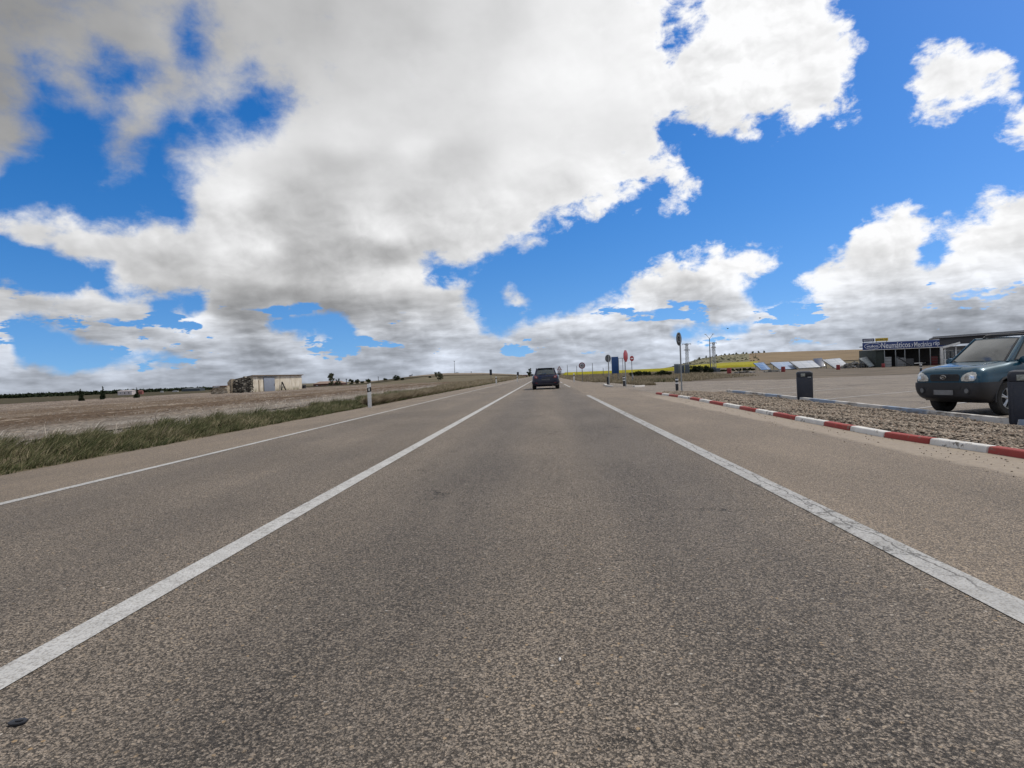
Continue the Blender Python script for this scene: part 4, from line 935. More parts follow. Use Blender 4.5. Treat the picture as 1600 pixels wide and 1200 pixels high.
    # --- mirrors
    for s in (1, -1):
        mx, my, mz = g['mirror']
        mb = MB(); mb.lathe([(.02, -.08), (.075, -.07), (.095, 0), (.085, .05), (.05, .06)], 'X', (0, 0, 0), 20)
        mb.v = [(mx+a*.9, s*(my+.12)+b*1.35, mz+c*.85) for a, b, c in mb.v]
        mb.tube([(mx, s*(my-.06), mz-.03), (mx+.01, s*(my+.07), mz-.02)], .03, 8)
        mo = mb.build('wing_mirror', g.get('mirror_mat', M_black), root, 0, 40, xf=xf)
        gl = MB(); gl.lathe([(.078, -.078), (.078, -.083)], 'X', (0, 0, 0), 20); gl.v = [(mx+a*.9, s*(my+.12)+b*1.3, mz+c*.8) for a, b, c in gl.v]
        gl.build('mirror_glass', M_dglass, mo, 0, 40, xf=xf)
    return root, lay, xf

def mir(o): return [(-a, b) for a, b in o][::-1]
# ---- teal-blue sport utility vehicle parked nose-in behind the gravel
SUV_ST = [
 (2.215, .60, .66, .64, .56, .44, .81, .868, .895), (2.195, .69, .76, .735, .62, .42, .83, .905, .935), (2.13, .77, .85, .815, .66, .39, .87, .955, .985), (2.00, .83, .89, .86, .69, .36, .92, 1.005, 1.03), (1.75, .84, .895, .865, .70, .30, .95, 1.035, 1.055),
 (1.30, .85, .905, .885, .735, .27, .99, 1.075, 1.095), (1.0, .85, .905, .89, .78, .26, 1.02, 1.10, 1.12), (.3, .85, .90, .885, .80, .25, 1.03, 1.10, 1.105), (-.6, .85, .90, .885, .80, .25, 1.05, 1.10, 1.105), (-1.4, .85, .905, .89, .80, .28, 1.07, 1.12, 1.12),
 (-1.9, .82, .885, .86, .77, .34, 1.07, 1.12, 1.12), (-2.12, .76, .82, .79, .70, .38, 1.05, 1.10, 1.10), (-2.2, .66, .72, .68, .60, .42, 1.0, 1.04, 1.04)]
SUV_GH = dict(front_base=(1.12, .76, 1.085), front_top=(.38, .605, 1.60), rear_top=(-1.70, .60, 1.615), rear_base=(-2.06, .72, 1.09),
    side=((.055, .43), (.46, .70), (.73, .92)), mirror=(.80, .84, 1.13), mirror_mat=M_teal)
suv, lay, xf = car('parked_suv', (10.79, 14.75, -0.292), R(199.5), SUV_ST, (M_teal, M_grey), (1.31, -1.31), 0.35, 1.56, 0.70, SUV_GH, (.90, .86, 1.05))
tag(suv, 'teal blue sport utility vehicle parked nose-in behind the gravel strip', 'car')
gr = lay('grille', M_black, [(-.36, .732), (.36, .732), (.395, .775), (.395, .845), (.35, .876), (-.35, .876), (-.395, .845), (-.395, .775)], 'front', .010)
for z in (.760, .79, .82, .85): lay('grille_bar', M_grey, [(-.34, z), (.34, z), (.34, z+.008), (-.34, z+.008)], 'front', .020, .012, gr, 2)
em = MB(); em.tube([(2.265, .075*math.cos(t), .815+.040*math.sin(t)) for t in np.linspace(0, 2*math.pi, 24)], .005, 6)
for a in (-1, 1): em.tube([(2.265, .030*a-.014, .785), (2.265, .030*a+.018, .845)], .007, 6)
em.tube([(2.265, -.034, .806), (2.265, .034, .824)], .006, 6)
em.build('emblem', M_chrome, gr, 0, 40, xf=xf)
hl = [(.45, .735), (.60, .727), (.74, .735), (.785, .78), (.785, .86), (.75, .905), (.68, .922), (.59, .90), (.49, .85), (.44, .79)]
for o in (hl, mir(hl)):
    h = lay('headlight', M_lens, o, 'front', .014, .05)
    s = 1 if o is hl else -1
    for yy, rr in ((.58, .052), (.70, .058)):
        lay('reflector', M_chrome, [(s*yy+rr*math.cos(t), .80+rr*math.sin(t)) for t in np.linspace(0, 2*math.pi, 15)[:-1]], 'front', .018, .01, h, 3)
for s in (1, -1):
    f = lay('fog_light', M_grey, [(s*.60+.075*math.cos(t), .53+.075*math.sin(t)) for t in np.linspace(0, 2*math.pi, 19)[:-1]], 'front', .050, .05)
    lay('fog_lens', plain('dull_lens', (.16, .165, .17), .25), [(s*.60+.050*math.cos(t), .53+.050*math.sin(t)) for t in np.linspace(0, 2*math.pi, 19)[:-1]], 'front', .058, .03, f, 3)
lay('air_intake', M_black, [(-.42, .56), (.42, .56), (.46, .62), (-.46, .62)], 'front', .044, .03)
pl = lay('number_plate', M_plate, [(-.26, .44), (.26, .44), (.26, .545), (-.26, .545)], 'front', .060, .012)
lay('tail_light', M_red, [(.60, .72), (.70, .72), (.72, 1.02), (.62, 1.02)], 'rear', .012); lay('tail_light', M_red, mir([(.60, .72), (.70, .72), (.72, 1.02), (.62, 1.02)]), 'rear', .012)
for s, f in ((1, 'left'), (-1, 'right')):
    lay('indicator', M_amber, [(.86, .835), (.96, .835), (.965, .87), (.87, .87)], f, .010, .02)
    lay('rubbing_strip', M_grey, [(-.95, .775), (.70, .775), (.70, .80), (-.95, .80)], f, .014, .02)
    for x0 in (.74, -.22, -1.06):                                  # door shut lines
        lay('door_gap', M_black, [(x0, .34), (x0+.009, .34), (x0+.009, 1.02), (x0, 1.02)], f, .002, .01, rings=2)
    for x0 in (-.15, -1.0): lay('door_handle', M_teal, [(x0, .93), (x0+.17, .93), (x0+.17, .965), (x0, .965)], f, .024, .03)
    for wx in (1.31, -1.31):                                       # dark arch lips
        arc = [(wx+.435*math.cos(t), .35+.435*math.sin(t)) for t in np.linspace(-.15, math.pi+.15, 26)]
        m = MB(); m.tube([(a, s*.915, b) for a, b in arc], .022, 6); m.build('arch_lip', M_grey, suv, 0, 40, xf=xf)
    m = MB()
    m.tube([(.12, s*.57, 1.635), (.02, s*.57, 1.69), (-.15, s*.57, 1.705), (-1.40, s*.56, 1.71), (-1.55, s*.56, 1.69), (-1.62, s*.56, 1.645)], .019, 8)
    for xx in (.06, -.75, -1.55): m.tube([(xx, s*.57, 1.61), (xx-.02, s*.57, 1.695)], .021, 8)
    m.build('roof_rail', M_black, suv, 0, 40, xf=xf)
m = MB(); m.tube([(1.18, .30, 1.105), (1.10, -.05, 1.15), (.99, -.42, 1.22)], .011, 6); m.build('wiper', M_black, suv, xf=xf)
m = MB(); m.tube([(1.18, -.34, 1.10), (1.16, -.50, 1.115), (1.08, -.68, 1.16)], .010, 6); m.build('wiper', M_black, suv, xf=xf)
# raised centre of the bonnet with its two creases
lay('bonnet', M_teal, [(1.10, .62), (1.40, .58), (1.85, .46), (2.12, .34), (2.12, -.34), (1.85, -.46), (1.40, -.58), (1.10, -.62)], 'top', .010, .03, rings=7, bevel=.004)

# ---- dark hatchback driving ahead in the right lane
HB_ST = [
 (2.0, .55, .58, .55, .48, .30, .62, .66, .68), (1.9, .70, .76, .70, .58, .27, .66, .74, .76), (1.6, .78, .85, .80, .64, .22, .72, .84, .87), (1.1, .80, .865, .83, .70, .19, .80, .91, .94), (.5, .80, .87, .845, .74, .18, .86, .94, .95),
 (-.5, .80, .87, .85, .74, .18, .88, .95, .95), (-1.25, .80, .87, .85, .74, .20, .90, .95, .95), (-1.7, .76, .855, .82, .72, .25, .90, .94, .94), (-1.90, .70, .80, .77, .69, .29, .88, .92, .92), (-1.97, .62, .70, .68, .62, .33, .84, .88, .88)]
HB_GH = dict(front_base=(.98, .72, .93), front_top=(.28, .58, 1.39), rear_top=(-1.45, .555, 1.385), rear_base=(-1.86, .69, .92),
    side=((.14, .47), (.50, .80)), mirror=(.62, .82, .98), mirror_mat=M_black)
hb, lay, xf = car('hatchback', (0.05, 40.8, 0.006), R(90), HB_ST, (M_navy, M_black), (1.24, -1.24), 0.31, 1.52, 0.55, HB_GH, (1, 1, .965), suv=False)
tag(hb, 'dark navy hatchback driving away in the right lane', 'car')
tl = [(.50, .74), (.66, .72), (.72, .76), (.71, .90), (.64, .915), (.54, .86), (.48, .80)]
for o in (tl, mir(tl)):
    t = lay('tail_light', M_red, o, 'rear', .016, .05)
    s = 1 if o is tl else -1
    lay('reversing_lamp', M_lens, [(s*.60+.035*math.cos(q), .80+.035*math.sin(q)) for q in np.linspace(0, 2*math.pi, 13)[:-1]], 'rear', .022, .01, t, 3)
    lay('bumper_reflector', M_red, [(s*.52, .42), (s*.66, .42), (s*.66, .45), (s*.52, .45)], 'rear', .05, .02)
lay('number_plate', plain('dim_plate', (0.075, 0.075, 0.085), .5, var=.3, scale=3), [(-.26, .60), (.26, .60), (.26, .70), (-.26, .70)], 'rear', .03, .02)
lay('tailgate_handle', M_black, [(-.22, .735), (.22, .735), (.22, .765), (-.22, .765)], 'rear', .025, .02)
lay('lower_valance', M_black, [(-.55, .33), (.55, .33), (.60, .40), (-.60, .40)], 'rear', .045, .03)
m = MB(); m.tube([(-1.80, .02, .955), (-1.76, .25, 1.00)], .012, 6); m.build('rear_wiper', M_black, hb, xf=xf)
m = MB(); m.box((-1.52, 0, 1.405), (.16, .95, .025)); m.build('roof_spoiler', M_navy, hb, .008, xf=xf)
m = MB(); m.tube([(-1.9, -.45, .25), (-2.0, -.45, .24)], .028, 10); m.build('exhaust_pipe', M_chrome, hb, xf=xf)

# ------------------------------------------------------------------ trees and bushes
def leafmat(name, dark, mid, light):
    return blade_mat(name, [(0.0, dark), (0.5, mid), (1.0, light)], 0.8)
M_bark = plain('bark', (0.085, 0.065, 0.05), 0.95, var=.3)
M_con = leafmat('conifer_leaf', (0.008, 0.014, 0.007), (0.018, 0.028, 0.012), (0.035, 0.048, 0.022))
M_lf1 = leafmat('dark_leaf', (0.014, 0.020, 0.009), (0.032, 0.042, 0.018), (0.070, 0.080, 0.036))
M_lf2 = leafmat('grey_leaf', (0.040, 0.046, 0.026), (0.085, 0.088, 0.050), (0.15, 0.145, 0.085))
def leaves(C, n, size):                        # n leaf clumps round centres C (k, 4: x y z radius)
    C = np.asarray(C, float); w = C[:, 3]**2; k = rng.choice(len(C), n, p=w/w.sum())
    d = rng.normal(size=(n, 3)); d /= np.linalg.norm(d, axis=1, keepdims=True); r = rng.random(n)**0.45
    P = C[k, :3]+d*(C[k, 3]*r)[:, None]
    a = rng.normal(size=(n, 3)); a /= np.linalg.norm(a, axis=1, keepdims=True); b = np.cross(a, rng.normal(size=(n, 3))); b /= np.linalg.norm(b, axis=1, keepdims=True)
    s = size*rng.uniform(0.5, 1.3, n)[:, None]
    V = np.stack([P-a*s, P+b*s*.45, P+a*s, P-b*s*.45], 1).reshape(-1, 3)
    return V, np.arange(4*n).reshape(n, 4)
def tree(name, base, height, width, m, label, cat, group=None, trunk=0.25, kind='round', n=1400, leaf=None):
    root = tag(empty(name, base), label, cat, group); C = []
    leaf = leaf or height*0.05
    if kind == 'cone':
        for i in range(26):
            t = i/25; rr = width/2*(1-t)**0.75*(0.75+0.5*random.random()); a = random.uniform(0, 6.28)
            C.append((math.cos(a)*rr*.5, math.sin(a)*rr*.5, height*(0.06+0.9*t), max(rr*.75, height*.03)))
    else:
        for i in range(16):
            a = random.uniform(0, 6.28); q = random.random()**.5; t = random.uniform(trunk, 0.93)
            env = math.sin(math.pi*min(1, max(0.12, (t-trunk*.6)/(1.02-trunk*.6))))**0.6
            C.append((math.cos(a)*width/2*q*env*.8, math.sin(a)*width/2*q*env*.8, height*t, width*random.uniform(.10, .20)))
    V, F = leaves(C, n, leaf)
    V[:, 2] = np.maximum(V[:, 2], 0.02)
    m2 = MB(); m2.tube([(0, 0, -.15), (0.01*height, 0, height*.35), (-.01*height, .01*height, height*.82)], [height*.028, height*.020, height*.006], 7)
    for c in C[:9]: m2.tube([(0, 0, max(.05, c[2]*.55)), (c[0]*.6, c[1]*.6, c[2]*.85), (c[0], c[1], c[2])], [height*.010, height*.007, height*.003], 5)
    m2.build('trunk', M_bark, root)
    link('crown', npmesh('crown', V, F, m), root)
    return root
def onb(px, py_base, Y):                        # stands on the terrain along that sight line
    p = at(px, py_base, Y); return (p.x, p.y, Tz(p.x, p.y))
def hpx(px, top, Y):                            # height of a point seen at row top
    return at(px, top, Y).z
def stand(name, px, top, Y, wpx, m, label, cat, **k):
    b = onb(px, 600, Y); h = hpx(px, top, Y)-b[2]; w = wpx/FPX*Y*1.06
    return tree(name, b, h, w, m, label, cat, **k)
G = 'young conifers along the far edge of the field'
stand('conifer', 125, 607, 62, 9, M_con, 'small dark conifer, bushiest and leftmost at the edge of the field', 'tree', group=G, kind='cone')
stand('conifer', 160, 603.5, 68, 7.5, M_con, 'slim pointed dark conifer standing between two others at the field edge', 'tree', group=G, kind='cone')
stand('conifer', 213, 605, 68, 8, M_con, 'small dark conifer beside the far white building, nearest the barn', 'tree', group=G, kind='cone')
stand('bare_tree', 517, 582.5, 240, 14, M_lf2, 'greyish half-bare round tree in front of the long brick building', 'tree', trunk=.12, n=900)
B = 'dark bushes along the far field boundary'
for px, top, w, Y, lab in ((528, 592, 10, 238, 'dark bush right beside the grey tree at the brick building'), (548.5, 593, 9, 236, 'dark round bush, first one right of the brick building'), (557.5, 593, 8, 236, 'dark round bush close behind the top of the roadside marker post'), (566, 596, 5, 240, 'tiny dark bush on the field boundary left of the marker post'),
        (576, 593, 10, 225, 'dark bush right above the white marker post'), (602, 592, 8, 250, 'dark bush alone on the slope between two pairs of bushes'), (620, 588, 13, 235, 'largest dark bush of the slope, wide with a peaked top'), (629, 591, 6, 236, 'small dark bush touching the largest bush on the slope'), (672, 589, 5, 255, 'small dark bush left of the spreading bush on the ridge')):
    stand('bush', px, top, Y, w, M_lf1, lab, 'bush', group=B, trunk=.05, n=500, leaf=.28)
stand('bush', 686, 581, 190, 15, M_lf2, 'spreading grey-green bush standing highest on the left slope', 'bush', trunk=.1, n=700, leaf=.24)
stand('roadside_tree', 828, 574.5, 250, 9, M_lf1, 'dark tree far down the road just left of the moving hatchback', 'tree', trunk=.15, n=700, leaf=.22)
# distant woods on the left skyline
C = []
for i in range(520):
    px = random.uniform(-90, 335); Y = random.uniform(470, 640); p = at(px, 600, Y); top = np.interp(px, [-90, 0, 60, 125, 140, 200, 335], [621.5, 618.7, 616, 613.3, 614.0, 611.0, 607.0])
    hz = at(px, top+random.uniform(-.5, .9), Y).z; base = Tz(p.x, p.y)
    for zz in np.linspace(base+.5, hz-1.0, 3): C.append((p.x, p.y, zz, 2.3))
V, F = leaves(C, 16000, 1.5)
tag(link('distant_woods', npmesh('distant_woods', V, F, M_con)), kind='stuff')
# scrub and little pines on the right hill
H = 'small pines along the hill crest'
for i, px in enumerate([1094, 1105, 1121, 1134, 1141, 1152, 1163, 1168, 1178, 1187, 1196]):
    Y = 690+random.uniform(-15, 25); b = onb(px, 600, Y); h = random.uniform(1.5, 3.2)
    tree('hill_pine', b, h, random.uniform(1.8, 3.2), M_lf2, 'tiny dark pine in the row along the crest of the right-hand hill', 'tree', group=H, trunk=.1, n=160, leaf=.55)
C = []
for i in range(240):
    px = random.uniform(1050, 1190); Y = random.uniform(430, 680); p = at(px, 600, Y); C.append((p.x, p.y, Tz(p.x, p.y)+random.uniform(.0, .3), random.uniform(.4, 1.1)))
V, F = leaves(C, 6000, 0.5)
tag(link('hill_scrub', npmesh('hill_scrub', V, F, M_lf2)), kind='stuff')
def hedge(name, px0, px1, top, bot, Y, m, label, n=2600, leaf=.22):
    a, b = onb(px0, 600, Y), onb(px1, 600, Y); root = tag(empty(name, ((a[0]+b[0])/2, Y, a[2])), label, 'hedge'); C = []
    z0, z1 = 0.1, hpx((px0+px1)/2, top, Y)-a[2]
    for i in range(60):
        t = random.random(); zz = random.uniform(z0, z1*(.80 if 0.08 < t < .92 else .5)); C.append((a[0]+(b[0]-a[0])*t-root.location.x, random.uniform(-1.2, 1.2), zz, z1*.28))
    V, F = leaves(C, n, leaf); link('crown', npmesh('crown', V, F, m), root)
    for t in np.linspace(.06, .94, 12):
        mb = MB(); x = a[0]+(b[0]-a[0])*t-root.location.x; mb.tube([(x, 0, -.1), (x+.1, .05, z1*.3), (x-.05, 0, z1*.6)], [.06, .045, .02], 5); mb.build('stem', M_bark, root)
hedge('hedge', 1079, 1112, 571, 582, 150, M_con, 'dark clipped hedge behind the lamp post')
hedge('hedge', 985, 1050, 579.0, 586, 118, M_lf1, 'low ragged dark hedge below the yellow field', 2600, .2)
hedge('hedge', 1120, 1180, 576, 583, 165, M_lf1, 'low dark hedge between the yellow field and the solar panels', 2200, .24)

# ------------------------------------------------------------------ roadside posts and signs
M_white = plain('white_post', (0.72, 0.72, 0.70), 0.55, dirt=.35, var=.06)
M_blk = plain('black_band', (0.015, 0.015, 0.016), 0.5)
M_galv = plain('galvanised_steel', (0.30, 0.31, 0.31), 0.55, 0.6, dirt=.15)
M_dgalv = plain('dull_steel', (0.15, 0.155, 0.16), 0.6, 0.5)
M_signred, M_signwhite, M_signblue = plain('sign_red', (0.30, 0.020, 0.030), 0.4), plain('sign_white', (0.66, 0.66, 0.66), 0.45, var=.05), plain('sign_blue', (0.010, 0.060, 0.20), 0.45)
def delineator(base, h, label):
    r = tag(empty('marker_post', base), label, 'marker post', 'white marker posts along the road edges'); w = .075
    sec = [(-w, -.03), (-w*.6, .035), (w*.6, .035), (w, -.03)]
    def seg(z0, z1, name, m, par, grow=0.0, slant=0.0):
        mb = MB(); V = [(x*(1+grow), y*(1+grow), z+(x*slant)) for z in (z0, z1) for x, y in sec]
        mb.add(V, [(3, 2, 1, 0), (4, 5, 6, 7)]+[(k, (k+1) % 4, 4+(k+1) % 4, 4+k) for k in range(4)]); return mb.build(name, m, par, .006)
    seg(-.15, h, 'post', M_white, r, 0, .25)
    b = seg(h*.66, h*.85, 'black_band', M_blk, r, .06, .25)
    mb = MB(); mb.box((0, -.042, h*.755), (.045, .012, .10)); mb.build('reflector', plain('reflector', (0.75, 0.74, 0.70), .15), b, .003)
    return r
d0 = delineator((-6.53, 22.3, -.01), .90, 'tallest white marker post with a black band, in the green verge on the left')
GPD = 'white marker posts along the road edges'
for px, py, lab in ((775.5, 600.6, 'second white marker post on the left verge, small, beyond the dry grass'), (808.5, 596.7, 'third white marker post on the left verge, tiny, close to the vanishing road'), (897, 596.5, 'small white marker post on the right verge beside the round speed sign')):
    g = gp(px, py); dup(d0, (g.x, g.y, Tz(g.x, g.y)), 0, lab)
def bollard(px, py, h, label, plainblack=False):
    g = gp(px, py, Tz(*gp(px, py, -.05)[:2])); z = Tz(g.x, g.y)
    r = tag(empty('bollard', (g.x, g.y, z)), label, 'bollard', 'black and white bollards at the junction')
    mb = MB(); mb.lathe([(.075, -.1), (.075, h*.97), (.062, h), (.02, h*1.01)], 'Z'); mb.build('post', M_blk, r)
    for a in (() if plainblack else (.54, .79)):
        mb = MB(); mb.lathe([(.074, h*a), (.080, h*a+.004), (.080, h*(a+.10)), (.074, h*(a+.10)+.004)], 'Z'); mb.build('white_band', M_signwhite, r)
    if plainblack:
        mb = MB(); mb.lathe([(.073, h*.86), (.078, h*.865), (.078, h*.89), (.073, h*.895)], 'Z'); mb.build('green_band', plain('dull_green', (.03, .09, .05), .5), r)
bollard(950, 601.2, .60, 'plain dark bollard without white bands in front of the grey-backed round sign', True)
bollard(975.3, 603.6, .66, 'black bollard with white bands at the foot of the tall red sign')
bollard(989, 594.5, .78, 'half hidden black and white bollard farther back, below the no entry sign')
bollard(1058, 609.6, .70, 'larger black and white bollard at the tip of the gravel island')
def disc_mb(r, t, y=0.0, n=40):
    m = MB(); m.lathe([(r*.985, y-t), (r, y-t*.7), (r, y+t*.7), (r*.985, y+t)], 'Y', (0, 0, 0), n); return m
def signpost(name, base, h_top, label, rz=0.0, cat='road sign', r_=.035, m=M_galv):
    root = tag(empty(name, base, rz), label, cat); mb = MB(); mb.cyl((0, 0, -.2), (0, 0, h_top), r_, n=10); mb.build('pole', m, root); return root
# round speed limit sign
g = gp(910.3, 596.5); z0 = Tz(g.x, g.y); h = hpx(910, 566.2, g.y)-z0; rr = .335
s1 = signpost('speed_sign', (g.x, g.y, z0), h-.25, 'round 40 speed limit sign with a dark red rim on the right verge', R(-3), m=M_dgalv)
mb = disc_mb(rr, .012, -.05); mb.v = [(x, y, z+h-rr) for x, y, z in mb.v]; pl_ = mb.build('plate', plain('sign_rim', (0.17, 0.020, 0.038), 0.4), s1)
mb = disc_mb(rr*.72, .004, -.066); mb.v = [(x, y, z+h-rr) for x, y, z in mb.v]; mb.build('white_field', plain('sign_field', (.42, .42, .44), .5), pl_)
mb = MB(); text_mb(mb, '40', (-rr*.46, -.0735, h-rr*1.33), (1, 0, 0), (0, 0, 1), rr*.92, rr*.66, -.002, .02); mb.build('numerals', M_blk, pl_, 0, 0)
# grey-backed round sign on the small island
g = gp(952, 602.2); h = hpx(950, 554, g.y)
s2 = signpost('round_sign', (g.x, g.y, 0), h-.05, 'round sign seen from its grey back on the small island, left of the blue panel', R(20))
mb = disc_mb(.27, .012, .045); mb.v = [(x*.82, y, z+h-.27) for x, y, z in mb.v]; mb.build('plate', M_dgalv, s2)
mb = MB(); mb.box((0, -.0, h-.27), (.055, .05, .46)); mb.build('bracket', M_galv, s2)
# tall red sign, narrow because it is turned away
g = gp(978, 603.6); h = hpx(975.5, 546.5, g.y); rr = .40
s3 = signpost('octagonal_sign', (g.x, g.y, 0), h-.12, 'tall narrow-looking red sign turned sideways beside the small island', R(62))
oc = [(rr*math.cos(math.pi/8+k*math.pi/4), rr*math.sin(math.pi/8+k*math.pi/4)) for k in range(8)]
mb = MB(); mb.prism(oc, (0, -.045, h-rr), (1, 0, 0), (0, 0, 1), .014); p3 = mb.build('plate', M_signred, s3, .003)
mb = MB(); text_mb(mb, 'STOP', (-.29, -.047, h-rr-.11), (1, 0, 0), (0, 0, 1), .58, .22, -.0015, .02); mb.build('lettering', M_signwhite, p3, 0, 0)
# no entry sign behind
g = gp(988, 593.5); h = hpx(986.5, 556.0, g.y)-Tz(g.x, g.y); rr = .27*g.y/61
s4 = signpost('no_entry_sign', (g.x, g.y, Tz(g.x, g.y)), h-.2, 'smaller round red no entry sign with a white bar, right of the tall red sign', R(35))
mb = disc_mb(rr, .012, -.05); mb.v = [(x, y, z+h-rr) for x, y, z in mb.v]; p4 = mb.build('plate', M_signred, s4)
mb = MB(); mb.box((0, -.067, h-rr), (rr*1.25, .006, rr*.36)); mb.build('white_bar', M_signwhite, p4)
# tall round sign seen almost edge on, from behind, on the gravel tip
g = gp(1065.3, 610.5, -.06); h = hpx(1061, 519.5, g.y)-Tz(g.x, g.y)
s5 = signpost('round_sign', (g.x, g.y, Tz(g.x, g.y)), h-.04, 'tall round sign seen nearly edge-on from behind at the tip of the gravel island', R(58))
mb = disc_mb(.305, .014, .05); mb.v = [(x, y, z+h-.305) for x, y, z in mb.v]; p5 = mb.build('plate', M_galv, s5)
mb = MB(); mb.lathe([(.305, .036), (.312, .03), (.312, .07), (.305, .064)], 'Y', (0, 0, h-.305), 40); mb.build('rim', M_dgalv, p5)
mb = MB()
for dz in (-.14, .14): mb.box((0, .025, h-.305+dz), (.40, .03, .035))
mb.build('bracket', M_galv, s5)
# warning triangle with a plate under it, far down the road
Y = 108; b = onb(874.5, 590, Y); h = hpx(875, 571.5, Y)-b[2]; hb_ = hpx(875, 578.6, Y)-b[2]
s6 = signpost('warning_sign', b, h-.2, 'triangular warning sign with a small plate below it, just right of the hatchback', 0)
w_ = 4.1/FPX*Y; tri = [(-w_, 0), (w_, 0), (0, h-hb_)]
mb = MB(); mb.prism(tri, (0, -.05, hb_), (1, 0, 0), (0, 0, 1), .014); p6 = mb.build('plate', plain('dull_red', (.20, .03, .04), .5), s6)
mb = MB(); mb.prism([(x*.62, y*.62) for x, y in tri], (0, -.068, hb_+(h-hb_)*.14), (1, 0, 0), (0, 0, 1), .004); mb.build('white_field', M_signwhite, p6)
mb = MB(); mb.box((0, -.06, hb_-.26), (w_*1.5, .014, .40)); mb.build('lower_plate', plain('grey_plate', (.40, .40, .42), .5), s6, .003)
# blue information board and the empty frame next to it
Y = 75; b = onb(961.5, 584, Y); zt, zb = hpx(961, 557.5, Y)-b[2], hpx(961, 583.5, Y)-b[2]; wd = 10.6/FPX*Y
s7 = tag(empty('information_board', b, R(-6)), 'tall plain blue board standing on the verge behind the round grey sign', 'sign board')
mb = MB(); mb.box((0, 0, (zt+zb)/2), (wd, .06, zt-zb)); mb.build('board', M_signblue, s7, .006)
mb = MB()
for x in (-wd*.36, wd*.36): mb.box((x, .06, zt/2-.1), (.07, .05, zt+.0))
mb.build('leg', M_dgalv, s7)
b = onb(971, 584, Y+1); zt = hpx(971, 560, Y+1)-b[2]
s8 = tag(empty('empty_frame', b, R(-6)), 'thin empty grey steel frame to the right of the blue board', 'frame')
for x in (-.30, .20): mb = MB(); mb.box((x, 0, zt/2-.1), (.06, .06, zt+.2)); mb.build('leg', M_galv, s8)
mb = MB(); mb.box((.0, 0, zt+.02), (1.0, .05, .05)); mb.build('crossbar', M_galv, s8)
# signs seen from behind on the left
def backsign(px, top, bot, wpx, Y, label):
    b = onb(px, 592, Y); h = hpx(px, top, Y)-b[2]; hb2 = hpx(px, bot, Y)-b[2]; w = wpx/FPX*Y
    s = signpost('sign_back', b, h-.05, label, R(-4), m=M_dgalv); mb = MB(); mb.box((0, -.045, (h+hb2)/2), (w, .02, h-hb2)); mb.build('plate', plain('dark_sign_back', (.030, .036, .048), .6), s, .004)
    mb = MB()
    for t in (.3, .7): mb.box((0, -.07, hb2+(h-hb2)*t), (w*.8, .03, .05))
    mb.build('bracket', M_dgalv, s)
backsign(767.3, 577.3, 585.3, 3.8, 92, 'dark rectangular sign back on the left ridge, larger of the two')
backsign(809.5, 581.3, 587.0, 3.2, 150, 'smaller dark sign back farther down the left roadside')
# slim utility posts
UT = 'thin posts standing in the verge behind the signs'
for px, top, Y, lab in ((887.5, 571, 150, 'thin post left of the round speed sign, tallest of the thin ones'), (902, 572.5, 150, 'thin post just left of the round speed sign'), (926.8, 568.2, 130, 'thin post between the speed sign and the grey-backed sign'), (943.3, 575.5, 140, 'short thin post left of the grey-backed sign')):
    b = onb(px, 600, Y); h = hpx(px, top, Y)-b[2]; r = tag(empty('utility_post', b), lab, 'post', UT)
    mb = MB(); mb.tube([(0, 0, -.2), (0, 0, h)], [.075, .05], 8); mb.build('pole', M_dgalv, r); mb = MB(); mb.lathe([(.06, h), (.09, h+.01), (.05, h+.10), (.01, h+.12)], 'Z', n=12); mb.build('cap', M_dgalv, r)
PLG = 'distant poles on the left skyline'
for px, top, bot, Y, lab in ((541.5, 592.5, 603, 230, 'short pole beside the round bushes near the brick building'), (711.3, 564.5, 586, 330, 'tall thin mast on the left ridge'), (737, 581, 585, 340, 'short pole on the ridge right of the tall mast'), (644.5, 585, 590, 330, 'short pole on the ridge left of the spreading bush'), (591.5, 589, 594, 330, 'short pole on the lower left ridge')):
    b = onb(px, 600, Y); h = hpx(px, top, Y)-b[2]; r = tag(empty('distant_pole', b), lab, 'pole', PLG)
    mb = MB(); mb.tube([(0, 0, -.2), (0, 0, h)], [.16, .08 if h > 5 else .13], 8); mb.build('pole', M_dgalv, r); mb = MB(); mb.box((0, 0, h), (.55, .2, .35)); mb.build('head', M_dgalv, r, .03)
for px, top, bot, w, lab in ((714.8, 582.0, 585.2, 5, 'small pale hut on the ridge beside the tall mast'), (642, 586.0, 589, 4, 'tiny pale hut on the ridge left of the spreading bush')):
    Y = 345; b = onb(px, 600, Y); zt = hpx(px, top, Y)-b[2]; w = w/FPX*Y; r = tag(empty('hut', b), lab, 'hut')
    mb = MB(); mb.box((0, 0, zt*.4), (w, w*.8, zt*.8)); mb.build('wall', plain('pale_wall', (.35, .36, .40), .9), r); mb = MB(); mb.prism([(-w*.56, 0), (w*.56, 0), (0, zt*.25)], (0, -w*.45, zt*.8+.01), (1, 0, 0), (0, 0, 1), -w*.9); mb.build('roof', plain('hut_roof', (.14, .14, .16), .9), r)
    mb = MB(); mb.box((0, -w*.40, zt*.3), (w*.22, .06, zt*.55)); mb.build('door', M_dgalv, r)

